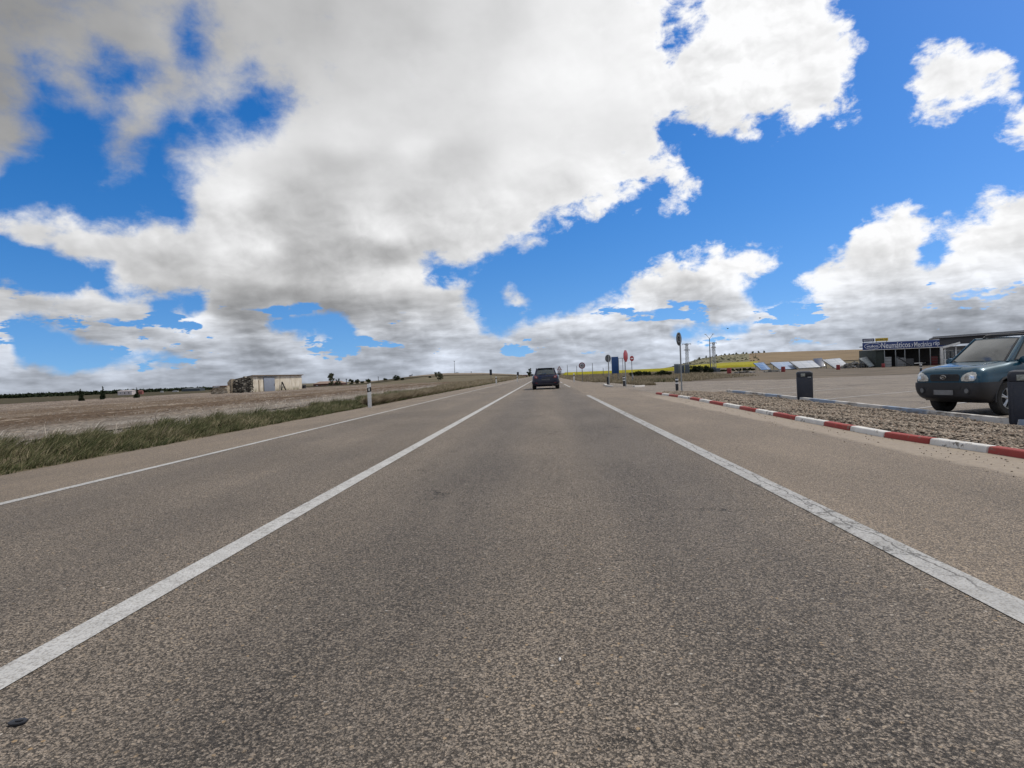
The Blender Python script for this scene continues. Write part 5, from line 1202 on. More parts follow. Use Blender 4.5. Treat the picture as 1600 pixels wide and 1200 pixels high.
# ------------------------------------------------------------------ lattice pylons and lamp post
def pylon(px, top, Y, arms, label, wb=.62, wt=.34):
    b = onb(px, 600, Y); H_ = hpx(px, top, Y)-b[2]; r = tag(empty('pylon', b, R(12)), label, 'pylon', 'lattice pylons beyond the lot'); mb = MB()
    c = lambda t: wb+(wt-wb)*t
    for sx in (-1, 1):
        for sy in (-1, 1): mb.bar((sx*wb, sy*wb, -.2), (sx*wt, sy*wt, H_), .11)
    n = 9
    for k in range(n):
        t0, t1 = k/n, (k+1)/n; a, d = c(t0), c(t1); z0, z1 = H_*t0, H_*t1
        for s in (-1, 1):
            mb.bar((-a, s*a, z0), (d, s*d, z1), .06); mb.bar((a, s*a, z0), (-d, s*d, z1), .06); mb.bar((s*a, -a, z0), (s*d, d, z1), .06); mb.bar((-d, s*d, z1), (d, s*d, z1), .06)
    mb.build('lattice_mast', M_galv, r, 0, 0)
    for z, w in arms:
        am = MB(); am.bar((-w, 0, H_*z), (w, 0, H_*z), .16); am.bar((-w, 0, H_*z), (0, 0, H_*z-.5), .07); am.bar((w, 0, H_*z), (0, 0, H_*z-.5), .07); ao = am.build('crossarm', M_galv, r, 0, 0)
        for x in (-w*.95, -w*.45, w*.45, w*.95):
            q = MB(); q.lathe([(.03, H_*z-.08), (.11, H_*z-.16), (.05, H_*z-.26), (.11, H_*z-.34), (.03, H_*z-.46)], 'Z', (x, 0, 0), 10); q.build('insulator', plain('insulator', (.22, .16, .12), .3), ao)
pylon(1075, 536.5, 250, ((.985, 1.9), (.77, 1.2)), 'left lattice pylon with two crossarms, right beside the tall round sign')
pylon(1117, 534.8, 250, ((.985, 1.35), (.83, 1.0)), 'right lattice pylon with two crossarms, behind the lamp post')
Y = 150; b = onb(1111, 600, Y); H_ = hpx(1109, 528.5, Y)-b[2]
lp = tag(empty('lamp_post', b, R(8)), 'tall dark lamp post with a V of two arms at its top', 'lamp post')
mb = MB(); mb.tube([(0, 0, -.2), (0, 0, H_*.5), (0, 0, H_)], [.15, .12, .085], 12); mb.build('pole', M_dgalv, lp)
for s in (-1, 1):
    mb = MB(); mb.tube([(0, 0, H_-.05), (s*.55, 0, H_+.55), (s*.95, 0, H_+.98)], .045, 8); ar = mb.build('arm', M_dgalv, lp)
    mb = MB(); mb.lathe([(.03, -.30), (.10, -.20), (.13, .10), (.08, .32), (.02, .36)], 'X', (0, 0, 0), 14); mb.v = [(s*(.95+x), y, H_+1.02+z*.5) for x, y, z in mb.v]; mb.build('lamp_head', M_galv, ar)
# big blocks stored at the foot of the left pylon
BX = 'grey-blue crates stored beyond the lot'
M_crate = plain('grey_blue_crate', (.095, .125, .16), .7, dirt=.3)
for px, top, w, Y, lab in ((1058, 568.5, 6.5, 140, 'leftmost grey-blue crate behind the tall round sign'), (1066, 570.5, 7, 141, 'low grey-blue crate between the tall round sign and the left pylon'), (1074.5, 569.0, 6, 140, 'grey-blue crate in front of the left pylon'), (1116, 573.0, 6, 150, 'grey crate on the right of the lamp post'), (1123, 575, 5, 149, 'smaller grey crate right of the lamp post, nearest the red barrel')):
    b = onb(px, 600, Y); zt = hpx(px, top, Y)-b[2]; w = w/FPX*Y; r = tag(empty('crate', b, R(random.uniform(-10, 10))), lab, 'crate', BX)
    mb = MB(); mb.box((0, 0, zt*.47), (w, w*.8, zt*.94-.1)); mb.build('case', M_crate, r, .03)
    mb = MB(); mb.box((0, 0, zt*.97-.02), (w*1.06, w*.86, zt*.06+.02)); mb.build('lid', plain('crate_lid', (.23, .26, .29), .7), r, .01)
    mb = MB()
    for x in (-w*.3, 0, w*.3): mb.box((x, -w*.42, zt*.47), (.07, .06, zt*.8))
    mb.build('rib', M_dgalv, r)

# ------------------------------------------------------------------ solar panel tables
def g_pv(c, line):
    def f(nt):
        br = nt.add('ShaderNodeTexBrick'); br.offset = 0.0; nt.put(br.inputs['Vector'], nt.obj)
        for k, v in (('Scale', 1.0), ('Mortar Size', .045), ('Brick Width', 1.65), ('Row Height', 1.0), ('Mortar Smooth', .1)): br.inputs[k].default_value = v
        br.inputs['Color1'].default_value = (*c, 1); br.inputs['Color2'].default_value = (*[x*1.12 for x in c], 1); br.inputs['Mortar'].default_value = (*line, 1)
        n = nt.noise(nt.obj, .5, 4)
        setp(nt, nt.mix(nt.maprange(n, .4, .7, 0, .25), br.outputs[0], tuple(x*.7 for x in c)), .45, 0, None, .4, .1)
    return f
PVB, PVW, PVM, PVG = mat('blue_panel', g_pv((.06, .15, .33), (.35, .42, .5))), mat('pale_panel', g_pv((.40, .42, .45), (.20, .23, .28))), mat('mixed_panel', g_pv((.22, .29, .42), (.40, .43, .47))), mat('grey_panel', g_pv((.16, .185, .185), (.30, .31, .31)))
M_frame = plain('panel_frame', (.11, .115, .12), .5, .5)
def solar(Q, Y0, Y1, m, label, mback=M_frame):
    """Q: four picture corners, top left, top right, bottom right, bottom left; lower edge at Y0, upper at Y1"""
    P = [at(*Q[0], Y1), at(*Q[1], Y1), at(*Q[2], Y0), at(*Q[3], Y0)]
    c = sum(P, Vector())/4; g0 = Tz(c.x, c.y); root = tag(empty('solar_table', (c.x, c.y, g0)), label, 'solar panels', 'tilted solar tables at the back of the yard')
    O = P[3]; ux = (P[2]-P[3]); L = ux.length; ux.normalize(); nrm = ux.cross(P[0]-P[3]).normalized(); uy = nrm.cross(ux)
    loc = [Vector(((p-O).dot(ux), (p-O).dot(uy), 0)) for p in (P[3], P[2], P[1], P[0])]
    mb = MB(); mb.prism([(p.x, p.y) for p in loc], (0, 0, -.05), (1, 0, 0), (0, 1, 0), .09)
    po = mb.build('panel', m, root, .01); M = Matrix((ux, uy, nrm)).transposed().to_4x4(); M.translation = O-root.location; po.matrix_local = M
    fr = MB()
    for a, b in zip(loc, loc[1:]+loc[:1]): fr.bar((a.x, a.y, -.03), (b.x, b.y, -.03), .10, .14, (0, 0, 1))
    for t in (.33, .67): p, q = loc[0].lerp(loc[1], t), loc[3].lerp(loc[2], t); fr.bar((p.x, p.y, -.12), (q.x, q.y, -.12), .10, .10, (0, 0, 1))
    fo = fr.build('frame', mback, root, 0, 0); fo.matrix_local = M
    for t in (.12, .5, .88):
        p, q = P[0].lerp(P[1], t), P[3].lerp(P[2], t); lg = MB()
        for s in (p.lerp(q, .15), p.lerp(q, .85)):
            d = Vector((s.x, s.y, Tz(s.x, s.y)-.1)); lg.bar(d-root.location, s-root.location-Vector((0, 0, .12)), .10, .10, (0, 1, 0))
        lg.build('leg', M_galv, root, 0, 0)
solar([(1177, 567.5), (1193, 567.0), (1204.5, 577.3), (1190, 578.4)], 150, 154, PVB, 'leftmost solar table, plain blue, tilted at the back of the yard')
solar([(1203, 566.5), (1232, 565.4), (1246, 576.3), (1218, 577.5)], 138, 142, PVM, 'solar table with a blue left half and pale right half, second from the left')
solar([(1234, 565.2), (1269, 564.4), (1282.5, 573.6), (1248.5, 575.6)], 136, 140, PVW, 'widest pale solar table, third from the left, above the waste bin')
solar([(1270.5, 560.6), (1284, 560.0), (1290, 572.2), (1277, 573.6)], 146, 149, mat('dark_blue_panel', g_pv((.018, .035, .085), (.05, .07, .12))), 'dark navy solar table between the two pale ones')
solar([(1284.5, 562.3), (1312, 561.6), (1328, 573.0), (1305, 575.6)], 126, 130, PVW, 'pale solar table behind a red barrel, fourth pale one to the right')
solar([(1342, 560.4), (1353.5, 559.6), (1366, 571.5), (1359, 573.6)], 116, 120, PVG, 'steep grey solar table nearest the workshop building')
# cluttered pale junk piles by the tables
def g_junk(nt):
    v = nt.add('ShaderNodeTexVoronoi'); nt.put(v.inputs['Vector'], nt.obj); v.inputs['Scale'].default_value = 1.2
    setp(nt, nt.ramp(nt.sep(v.outputs['Color'])[0], [(0, (.09, .09, .09)), (.4, (.20, .19, .17)), (.7, (.33, .32, .30)), (1, (.50, .50, .49))]), .8)
M_junk = mat('scrap_mix', g_junk)
def pile(px0, px1, top, Y, label, n=40):
    a, b = onb(px0, 600, Y), onb(px1, 600, Y); r = tag(empty('scrap_pile', ((a[0]+b[0])/2, Y, a[2])), label, 'scrap pile', 'scrap piles in the yard'); mb = MB(); h = hpx((px0+px1)/2, top, Y)-a[2]; L = b[0]-a[0]
    for i in range(n):
        t = random.uniform(-.5, .5); env = math.cos(t*2.6)**.7; sz = random.uniform(.15, .6)
        mb.box((t*L, random.uniform(-.8, .8), random.uniform(.05, .8)*h*env), (sz*random.uniform(.6, 2.2), sz, sz*random.uniform(.2, .8)), Matrix.Rotation(random.uniform(-.7, .7), 3, 'Z') @ Matrix.Rotation(random.uniform(-.4, .4), 3, 'X'))
    mb.build('heap', M_junk, r, .01, 0)
pile(1318, 1333, 567, 121, 'low pale heap of scrap between two solar tables', 46); pile(1328, 1358, 561, 122, 'tall pale heap of scrap left of the grey solar table', 60); pile(1150, 1176, 579.5, 112, 'row of pale scrap right of the leftmost red barrel', 36); pile(1198, 1222, 579.2, 110, 'thin line of pale scrap in front of the solar tables', 30)
# red barrels
def barrel(px, top, bot, Y, label):
    b = onb(px, 600, Y); h = hpx(px, top, Y)-b[2]; r_ = h*.36; r = tag(empty('red_barrel', b), label, 'barrel', 'red barrels along the back of the yard'); mb = MB()
    pr = [(r_*.9, 0), (r_, .03*h)]
    for k in (.33, .66): pr += [(r_, h*(k-.03)), (r_*1.05, h*k), (r_, h*(k+.03))]
    mb.lathe(pr+[(r_, h*.97), (r_*.9, h)], 'Z', n=20); mb.build('drum', plain('red_drum', (.22, .022, .026), .6, dirt=.5), r)
    mb = MB(); mb.lathe([(r_*.86, h-.02), (r_*.86, h+.015), (r_*.5, h+.02)], 'Z', n=20); mb.build('lid', plain('dark_lid', (.05, .02, .02), .6), r)
barrel(1140, 575.2, 584, 106, 'leftmost red barrel, near the lamp post'); barrel(1224.5, 572.8, 581.5, 104, 'red barrel directly behind and left of the waste bin'); barrel(1310.5, 570, 578, 104, 'red barrel in front of the pale solar table'); barrel(1381, 568, 575, 110, 'red barrel at the left corner of the workshop')

# ------------------------------------------------------------------ waste bins
M_bin, M_bin2 = plain('bin_plastic', (.020, .023, .034), .55, dirt=.25, scale=5), plain('bin_dark', (.008, .008, .010), .5)
def bin_(loc, rz, label, h=1.02):
    r = tag(empty('waste_bin', loc, rz), label, 'bin', 'dark waste bins on the edge of the gravel'); mb = MB()
    w, d = .255, .235
    sec = lambda k, e: [(x*k, y*k) for x, y in ((-w+e, -d), (w-e, -d), (w, -d+e), (w, d-e), (w-e, d), (-w+e, d), (-w, d-e), (-w, -d+e))]
    def ring(levels, name, m, par):
        q = MB(); V = []; 
        for z, k, e in levels: V += [(x, y, z) for x, y in sec(k, e)]
        n = 8; L = len(levels); q.add(V, [tuple(range(8))[::-1], tuple(range((L-1)*n, L*n))]+[(i*n+k, i*n+(k+1) % n, (i+1)*n+(k+1) % n, (i+1)*n+k) for i in range(L-1) for k in range(n)])
        return q.build(name, m, par, .008, 30)
    ring([(0, .93, .03), (.05, .93, .03), (.06, .97, .04), (h*.80, 1.0, .045)], 'body', M_bin, r)
    hd = ring([(h*.805, .985, .045), (h*.93, 1.0, .045), (h*.975, .93, .06), (h, .70, .08)], 'hood', M_bin, r)
    mb = MB(); mb.box((.115, -d-.002, h*.875), (.19, .02, .125)); mb.build('opening', M_bin2, hd, .004)
    mb = MB(); mb.box((-.055, -d-.006, h*.87), (.135, .012, .105)); mb.build('sticker', plain('bin_sticker', (.27, .28, .25), .5, var=.3, scale=20), hd, .003)
    mb = MB(); mb.box((.14, -d-.010, h*.792), (.11, .02, .016)); mb.build('latch', M_white, r, .003)
    mb = MB(); mb.box((0, -d*.985-.004, h*.40), (.34, .010, h*.62)); mb.build('door', M_bin, r, .004)
    return r
b1 = gp(1259, 622.5, -.22); bin_((b1.x+.02, b1.y+.1, Tz(b1.x, b1.y)+.01), R(-20), 'dark waste bin with a pale sticker standing alone at the gravel edge')
b2 = gp(1613, 659.5, -.22); nb = dup([o for o in COL.objects if o.name == 'waste_bin'][0], (b2.x+.02, b2.y+.15, Tz(b2.x, b2.y)), R(-38), 'dark waste bin cut off by the right edge, in front of the blue car')

# ------------------------------------------------------------------ checkered post with a flat white top
g = gp(1439, 580.5, -.3); h = hpx(1440, 567.5, g.y)-Tz(g.x, g.y)
cp = tag(empty('checkered_post', (g.x, g.y, Tz(g.x, g.y))), 'black and white checkered post with a flat white top, left of the blue car', 'post')
def g_check(nt):
    ck = nt.add('ShaderNodeTexChecker'); nt.put(ck.inputs['Vector'], nt.vec('ADD', nt.obj, (.07, .07, .0))); ck.inputs['Scale'].default_value = 6.5
    ck.inputs['Color1'].default_value = (.62, .62, .60, 1); ck.inputs['Color2'].default_value = (.012, .012, .012, 1); setp(nt, ck.outputs[0], .6)
mb = MB(); mb.box((0, 0, h*.70), (.16, .16, h*.58)); mb.build('upper_post', mat('checker', g_check), cp, .004)
mb = MB(); mb.box((0, 0, h*.2-.05), (.15, .15, h*.42+.1)); mb.build('lower_post', M_blk, cp, .004)
mb = MB(); mb.box((-.24, 0, h+.02), (.62, .30, .06)); mb.build('flat_top', M_white, cp, .01); mb = MB(); mb.box((.28, 0, h+.01), (.34, .22, .05)); mb.build('side_arm', M_dgalv, cp, .01)

# ------------------------------------------------------------------ tyre workshop
YB = 117.0
o0 = at(1348, 547, YB); o1 = at(1478, 541.8, YB-1.6)
fx_ = Vector((o1.x-o0.x, o1.y-o0.y, 0)).normalized(); fn = Vector((fx_.y, -fx_.x, 0))   # along the front, and out of it towards the road
gz = -.3; ang = math.atan2(fx_.y, fx_.x); WL = (Vector((o1.x-o0.x, o1.y-o0.y, 0))).length
ws = tag(empty('workshop', (o0.x, o0.y, gz), ang), 'low tyre workshop with a long blue lettered fascia over dark open bays', 'building')
def fz(py, px=1348): return at(px, py, YB).z-gz
zf0, zf1 = fz(547), fz(536); sc_ = WL/130.0      # metres per picture point along the front
xo = lambda px: (px-1348)*sc_
M_navyb = plain('fascia_blue', (.016, .042, .170), .45); M_wallg = plain('dark_green_wall', (.035, .045, .040), .8); M_inside = plain('bay_inside', (.045, .043, .042), .9)
mb = MB(); mb.box((WL/2, 0, (zf0+zf1)/2), (WL, .18, zf1-zf0)); fa = mb.build('fascia', M_navyb, ws, .01)
mb = MB(); mb.box((WL/2, -.02, zf0-.06), (WL, .24, .10)); mb.build('white_trim', M_white, fa, .005)
fh = zf1-zf0; M_let = plain('letter_white', (.74, .75, .78), .5, var=.05)
for word, x_, z_, w_, h_, bo_ in (('Neumáticos', .225, .12, .350, .80, .012), ('y', .588, .10, .024, .50, .006), ('Mecánica', .622, .12, .212, .72, .010), ('rápida', .848, .06, .148, .78, .010)):
    tx = MB(); text_mb(tx, word, (WL*x_, -.098, zf0+fh*z_), (1, 0, 0), (0, 0, 1), WL*w_, fh*h_, -.004, bo_); tx.build('lettering', M_let, fa, 0, 0)
lg = MB(); cx_, cz_ = WL*.118, zf0+fh*.5; ea, eb = WL*.098, fh*.41
ring_ = [(cx_+ea*math.cos(t), -.100, cz_+eb*math.sin(t)) for t in np.linspace(0, 2*math.pi, 41)]
lg.tube(ring_, .045, 6); text_mb(lg, 'vulco', (cx_-ea*.74, -.098, cz_-eb*.45), (1, 0, 0), (0, 0, 1), ea*1.48, eb*.9, -.004, .025)
lg.build('oval_logo', bpy.data.materials['letter_white'], fa, 0, 0)
for nm, x0, x1, t0, t1, cm, tm, word in (('roof_board', 0.0, xo(1366.8), 526.9+1.6, 523.6+.6, plain('board_navy', (.016, .024, .075), .5), bpy.data.materials['letter_white'], 'GOODYEAR'), ('roof_board', xo(1368.5), xo(1388.5), 527.6, 523.0, plain('board_yellow', (.62, .43, .03), .5), M_blk, 'DUNLOP')):
    z0_, z1_ = zf1+.22, zf1+.22+fh*.42; mb = MB(); mb.box(((x0+x1)/2, 0, (z0_+z1_)/2), (x1-x0, .12, z1_-z0_)); bo = mb.build(nm, cm, ws, .006); bo['label'] = 'navy lettered board on the roof' if word[0] == 'G' else 'yellow lettered board on the roof'
    t_ = MB(); text_mb(t_, word, (x0+(x1-x0)*.07, -.066, z0_+(z1_-z0_)*.25), (1, 0, 0), (0, 0, 1), (x1-x0)*.86, (z1_-z0_)*.5, -.004, .02); t_.build('lettering', tm, bo, 0, 0)
    st_ = MB()
    for x in (x0+.2, x1-.2): st_.box((x, .08, zf1+.08), (.06, .06, .3))
    st_.build('board_support', M_dgalv, bo, 0, 0)
# structure behind: side wall, back wall, flat roof, posts of the open bays (local y points away from the road)
xl = xo(1369); DEP = 7.5
mb = MB(); mb.box((xl, DEP/2+.1, zf0/2), (.22, DEP, zf0)); mb.box((xl+.75, .35, zf0/2-.01), (1.5, .12, zf0-.02)); mb.build('side_wall', M_wallg, ws, .01)
mb = MB(); mb.box(((xl+WL)/2+3, DEP+.1, zf0/2), (WL-xl+6.2, .2, zf0)); mb.build('back_wall', M_inside, ws, .01)
mb = MB(); mb.box((WL/2+xl/2+3, DEP/2+.2, zf0+fh*.55), (WL-xl+6, DEP, .18)); mb.build('roof', plain('roof_sheet', (.16, .165, .17), .7), ws, .01)
for px in (1382.5, 1400, 1414.5, 1437, 1454):
    mb = MB(); mb.box((xo(px), .1, zf0/2-.06), (.13, .13, zf0-.12)); mb.build('post', M_galv, ws, .006)
mb = MB(); mb.box((xo(1471), .0, zf0/2-.06), (.42, .36, zf0-.12)); mb.build('pillar', M_white, ws, .01)
# goods in front of the bays: each a thing
def goods(name, px0, px1, top, label, m, dy=-1.0, cat='crate', lidm=None):
    w = (px1-px0)*sc_; p = Vector((o0.x, o0.y, 0))+fx_*(xo((px0+px1)/2))-Vector((-fn.x, -fn.y, 0))*dy*-1.0
    p = Vector((o0.x, o0.y, gz))+fx_*xo((px0+px1)/2)+fn*(-dy); h = fz(top)-.0
    h = at((px0+px1)/2, top, YB).z-gz
    r = tag(empty(name, p, ang), label, cat); q = MB(); q.box((0, 0, h*.5), (w, w*.75, h)); q.build('case', m, r, min(.06, h*.1))
    q = MB()
    for z in (.25, .55, .85): q.box((0, 0, h*z), (w*1.03, w*.79, .05))
    q.build('band', lidm or M_dgalv, r, .01); return r
goods('white_tank', 1386, 1397.5, 557.5, 'white caged liquid tank inside the left workshop bay', plain('tank_white', (.50, .51, .50), .5), 1.6, 'tank')
goods('pallet_load', 1406.5, 1418.5, 558.8, 'pale grey pallet load in the middle workshop bay', plain('load_grey', (.30, .30, .30), .8), 1.2, 'pallet load')
goods('pallet_load', 1419.5, 1432, 560, 'dark grey pallet load behind the checkered post in the workshop', plain('load_dark', (.11, .11, .115), .8), 1.5, 'pallet load')
goods('red_cabinet', 1459, 1469, 556.5, 'dark red cabinet beside the white workshop pillar', plain('cabinet_red', (.13, .018, .02), .6), 1.3, 'cabinet')
p = Vector((o0.x, o0.y, gz))+fx_*xo(1405)+fn*1.5; rp = tag(empty('ramp', p, ang), 'slanting dark ramp leaning in front of the workshop bays', 'ramp')
mb = MB(); mb.bar((-1.0, 0, fz(560)), (1.4, -.3, .05), .9, .10); mb.build('deck', M_dgalv, rp, .01); mb = MB(); mb.box((-.9, .05, fz(560)*.45), (.12, .6, fz(560)*.9)); mb.build('leg', M_galv, rp, .01)
# dark heap of tyres
r = tag(empty('tyre_heap', Vector((o0.x, o0.y, gz))+fx_*xo(1450)+fn*-1.6, ang), 'dark heap of tyres inside the right workshop bay', 'tyres')
for i in range(26):
    t = random.uniform(-1, 1); z = .12+.24*(i % 5)*(1-abs(t)*.5); mb = MB(); mb.lathe([(.20, -.1), (.32, -.1), (.34, 0), (.32, .1), (.20, .1)], 'Z', (t*1.2, random.uniform(-.5, .5), z), 18, close=True); mb.build('tyre', M_tyre, r, 0, 40)
# second, nearer building with the raking canopy
YC = 104.0
c0, c1 = at(1457, 527.2, YC), at(1560, 519.9, YC-4.0); cx = Vector((c1.x-c0.x, c1.y-c0.y, 0)); CL = cx.length; cx.normalize(); ca = math.atan2(cx.y, cx.x); dz = c1.z-c0.z
cn = tag(empty('canopy_building', (c0.x, c0.y, gz), ca), 'grey building with a raking flat canopy roof behind the blue car', 'building'); zc = c0.z-gz; sl_ = CL/103.0
def raked(x, t, y0, y1, nm, m, up=0.0, x0=0.0):
    q = MB(); a = [(xx, yy, zc+dz*xx/CL+up+zz) for xx in (x0, x) for yy in (y0, y1) for zz in (-t, 0)]
    q.add(a, [(0,1,3,2),(4,6,7,5),(0,4,5,1),(2,3,7,6),(0,2,6,4),(1,5,7,3)]); return q.build(nm, m, cn, .01)
raked(CL+4, .20, -.3, 8, 'roof', plain('canopy_roof', (.27, .28, .30), .7), .0)
raked(CL+4, .10, -.36, -.24, 'roof_edge', M_dgalv, .11)
raked(CL+4, 1.15, .2, .5, 'upper_wall', plain('canopy_dark', (.055, .055, .060), .8), -.21, (1468.5-1457)*sl_)
hw = at(1478, 541, YC).z-gz
mb = MB(); mb.box((CL*.62, 4.5, hw/2), (CL*.78, .3, hw)); mb.build('wall', plain('office_wall', (.30, .30, .30), .85), cn, .01)
for px in (1476.5, 1494):
    mb = MB(); mb.box(((px-1457)*sl_, -.1, hw/2), (.14, .14, hw)); mb.build('post', M_white, cn, .006)
mb = MB(); q0, q1 = (1473.5-1457)*sl_, (1500-1457)*sl_; mb.add([(q0, -1.0, hw-.35), (q1, -1.0, hw+.2), (q1, 2.2, hw+.35), (q0, 2.2, hw-.2), (q0, -1.0, hw-.10), (q1, -1.0, hw+.55), (q1, 2.2, hw+.7), (q0, 2.2, hw+.05)], [(0,1,2,3),(7,6,5,4),(0,4,5,1),(1,5,6,2),(2,6,7,3),(3,7,4,0)]); mb.build('awning', M_white, cn, .01)
for k, px in enumerate((1482, 1490, 1502)):
    mb = MB(); mb.box(((px-1457)*sl_, 4.33, hw*.55), (.75, .08, hw*.5)); wo = mb.build('window', M_white, cn, .01)
    mb = MB(); mb.box(((px-1457)*sl_, 4.28, hw*.55), (.60, .05, hw*.42)); mb.build('pane', M_glass, wo)
mb = MB(); mb.box(((1484-1457)*sl_, 1.2, .45), (1.4, .6, .9)); mb.build('counter', plain('counter_pale', (.42, .40, .37), .8), cn, .02)

# ------------------------------------------------------------------ barn and ruin on the left
def g_render(nt):
    n = nt.noise(nt.obj, .9, 8, .65); Z = nt.sep(nt.obj)[2]; st = nt.noise(nt.scalevec(nt.obj, (2.2, 2.2, .25)), 1.2, 6, .7)
    c = nt.ramp(n, [(.3, (.52, .46, .36)), (.5, (.64, .58, .48)), (.7, (.70, .66, .58))])
    c = nt.mix(nt.maprange(st, .50, .68, 0, .6), c, (.28, .215, .15))
    c = nt.mix(nt.math('MULTIPLY', nt.maprange(Z, .9, .1), nt.maprange(n, .35, .6)), c, (.24, .21, .14))
    setp(nt, c, .95, 0, nt.bump(n, .5, .05), .1)
def g_rubble(nt):
    v = nt.add('ShaderNodeTexVoronoi'); nt.put(v.inputs['Vector'], nt.scalevec(nt.obj, (1, 1, 1.7))); v.inputs['Scale'].default_value = 3.2
    r_ = nt.sep(v.outputs['Color'])[0]; c = nt.ramp(r_, [(0, (.085, .078, .065)), (.45, (.15, .137, .11)), (.8, (.27, .245, .20)), (1, (.45, .41, .34))])
    c = nt.mix(nt.maprange(v.outputs['Distance'], .40, .65), c, (.055, .050, .042)); setp(nt, c, .95, 0, nt.bump(v.outputs['Distance'], 1.0, -.15), .1)
def g_adobe(nt):
    n = nt.noise(nt.obj, 1.4, 8, .68); setp(nt, nt.ramp(n, [(.3, (.18, .15, .115)), (.5, (.33, .28, .215)), (.7, (.45, .39, .30))]), .95, 0, nt.bump(n, .7, .08), .1)
M_render, M_rubble, M_adobe = mat('stained_render', g_render), mat('rubble_stone', g_rubble), mat('adobe', g_adobe)
XB = -39.7; ya, yb = 80.2, 97.5; zb1 = at(392, 588.0, 81).z; zb2 = at(467, 586.6, 97).z
barn = tag(empty('barn', (XB, (ya+yb)/2, -.02)), 'low cream rendered barn with a stained wall and a grey sliding door', 'barn'); L2 = (yb-ya)/2
Xr = at(363, 600, ya).x; DB = XB-Xr; zr1 = at(364, 594.5, ya).z; zr2 = zr1+zb2-zb1
mb = MB(); mb.add([(0, -L2, -.1), (0, L2, -.1), (0, L2, zb2), (0, -L2, zb1), (-DB, -L2, -.1), (-DB, L2, -.1), (-DB, L2, zr2), (-DB, -L2, zr1)], [(0,1,2,3),(7,6,5,4),(0,4,5,1),(1,5,6,2),(2,6,7,3),(3,7,4,0)])
mb.build('wall', M_render, barn)
mb = MB(); k = (zr1-zb1)/DB; O = .30
mb.add([(O, -L2-.05, zb1-k*O+.01), (O, L2+.1, zb2-k*O+.01), (-DB-.1, L2+.1, zr2+.01), (-DB-.1, -L2-.05, zr1+.01), (O, -L2-.05, zb1-k*O+.12), (O, L2+.1, zb2-k*O+.10), (-DB-.1, L2+.1, zr2+.11), (-DB-.1, -L2-.05, zr1+.11)], [(3,2,1,0),(4,5,6,7),(0,4,5,1),(1,5,6,2),(2,6,7,3),(3,7,4,0)])
mb.build('roof', plain('old_roof', (.20, .155, .12), .9, dirt=.5, scale=2), barn)
ydo = lambda px: gp(px, 612.5, 0).y
def wy(px): d = ray(px, 600); return d.y*XB/d.x-(ya+yb)/2
d0_, d1_ = wy(411.5), wy(428.5)
mb = MB(); mb.box((.07, (d0_+d1_)/2, zb1*.48), (.08, d1_-d0_, zb1*.94)); dr = mb.build('door', plain('grey_blue_door', (.215, .24, .29), .6, var=.06), barn, .01)
mb = MB(); mb.box((.14, (d0_+d1_)/2-.4, zb1*.95), (.08, (d1_-d0_)*1.7, .10)); mb.build('door_rail', M_dgalv, dr)
mb = MB(); mb.box((.13, d1_-.25, 1.0), (.05, .08, .35)); mb.build('handle', M_dgalv, dr)
mb = MB(); mb.box((.03, (wy(403)+wy(405.5))/2, zb1*.42), (.05, .12, zb1*.7)); mb.build('pipe', plain('rust_pipe', (.16, .10, .06), .9), barn)
ty = wy(437.5); m = MB(); m.bar((.5, ty-.6, .0), (.30, ty, 1.35), .13); m.bar((.5, ty+.9, .0), (.30, ty+.1, 1.35), .13); m.bar((.48, ty-.3, .6), (.48, ty+.6, .55), .10); m.build('trestle', plain('black_wood', (.015, .013, .012), .9), tag(empty('plank_trestle', (XB, (ya+yb)/2, 0)), 'black wooden trestle leaning on the barn wall right of the door', 'trestle'))
def rough_wall(name, yw, pts, thick, m, label, cat, seed=1, step=.2, partname='masonry'):
    """pts: (X, height) along Y = yw; uneven top and faces, thickness away from the road's near end"""
    r2 = np.random.default_rng(seed); y0, y1 = pts[0][0], pts[-1][0]; n = int((y1-y0)/step)+2; k = 9
    ysq = np.linspace(y0, y1, n); hs = np.interp(ysq, [p[0] for p in pts], [p[1] for p in pts])*(1+r2.normal(0, .03, n)); cy = (y0+y1)/2; V = []
    for i in range(n):
        for j in range(k): V.append((r2.normal(0, .05), ysq[i]-cy+r2.normal(0, .03), -.1+(hs[i]+.1)*j/(k-1)))
        for j in range(k): V.append((-thick+r2.normal(0, .05), ysq[i]-cy, -.1+(hs[i]+.1)*(k-1-j)/(k-1)))
    c = 2*k; F = [(i*c+j, (i+1)*c+j, (i+1)*c+(j+1) % c, i*c+(j+1) % c) for i in range(n-1) for j in range(c)]+[tuple(range(c)), tuple(range((n-1)*c, n*c))[::-1]]
    root = tag(empty(name, (cy, yw, 0), R(-90)), label, cat); mb = MB(); mb.add(V, F); mb.build(partname, m, root, 0, 0); return root
AX = lambda px, Y: at(px, 600, Y).x
hh = lambda px, py, Y: at(px, py, Y).z
ru = rough_wall('ruined_wall', ya-.85, [(AX(362, ya-.85), hh(363, 594.8, ya)), (AX(376, ya-.85), hh(376, 591.4, ya)), (AX(392, ya-.85), hh(391, 588.8, ya))], .7, M_rubble, 'dark rubble stone wall joined to the left end of the barn', 'wall', 3)
rough_wall('stone_pier', ya-1.2, [(AX(355.5, ya-1.2), hh(357, 597, ya-1.2)), (AX(358, ya-1.2), hh(358, 593.6, ya-1.2)), (AX(361.5, ya-1.2), hh(361, 593.0, ya-1.2))], .9, M_adobe, 'pale leaning masonry pier between the low wall and the rubble wall', 'wall', 5, .15)
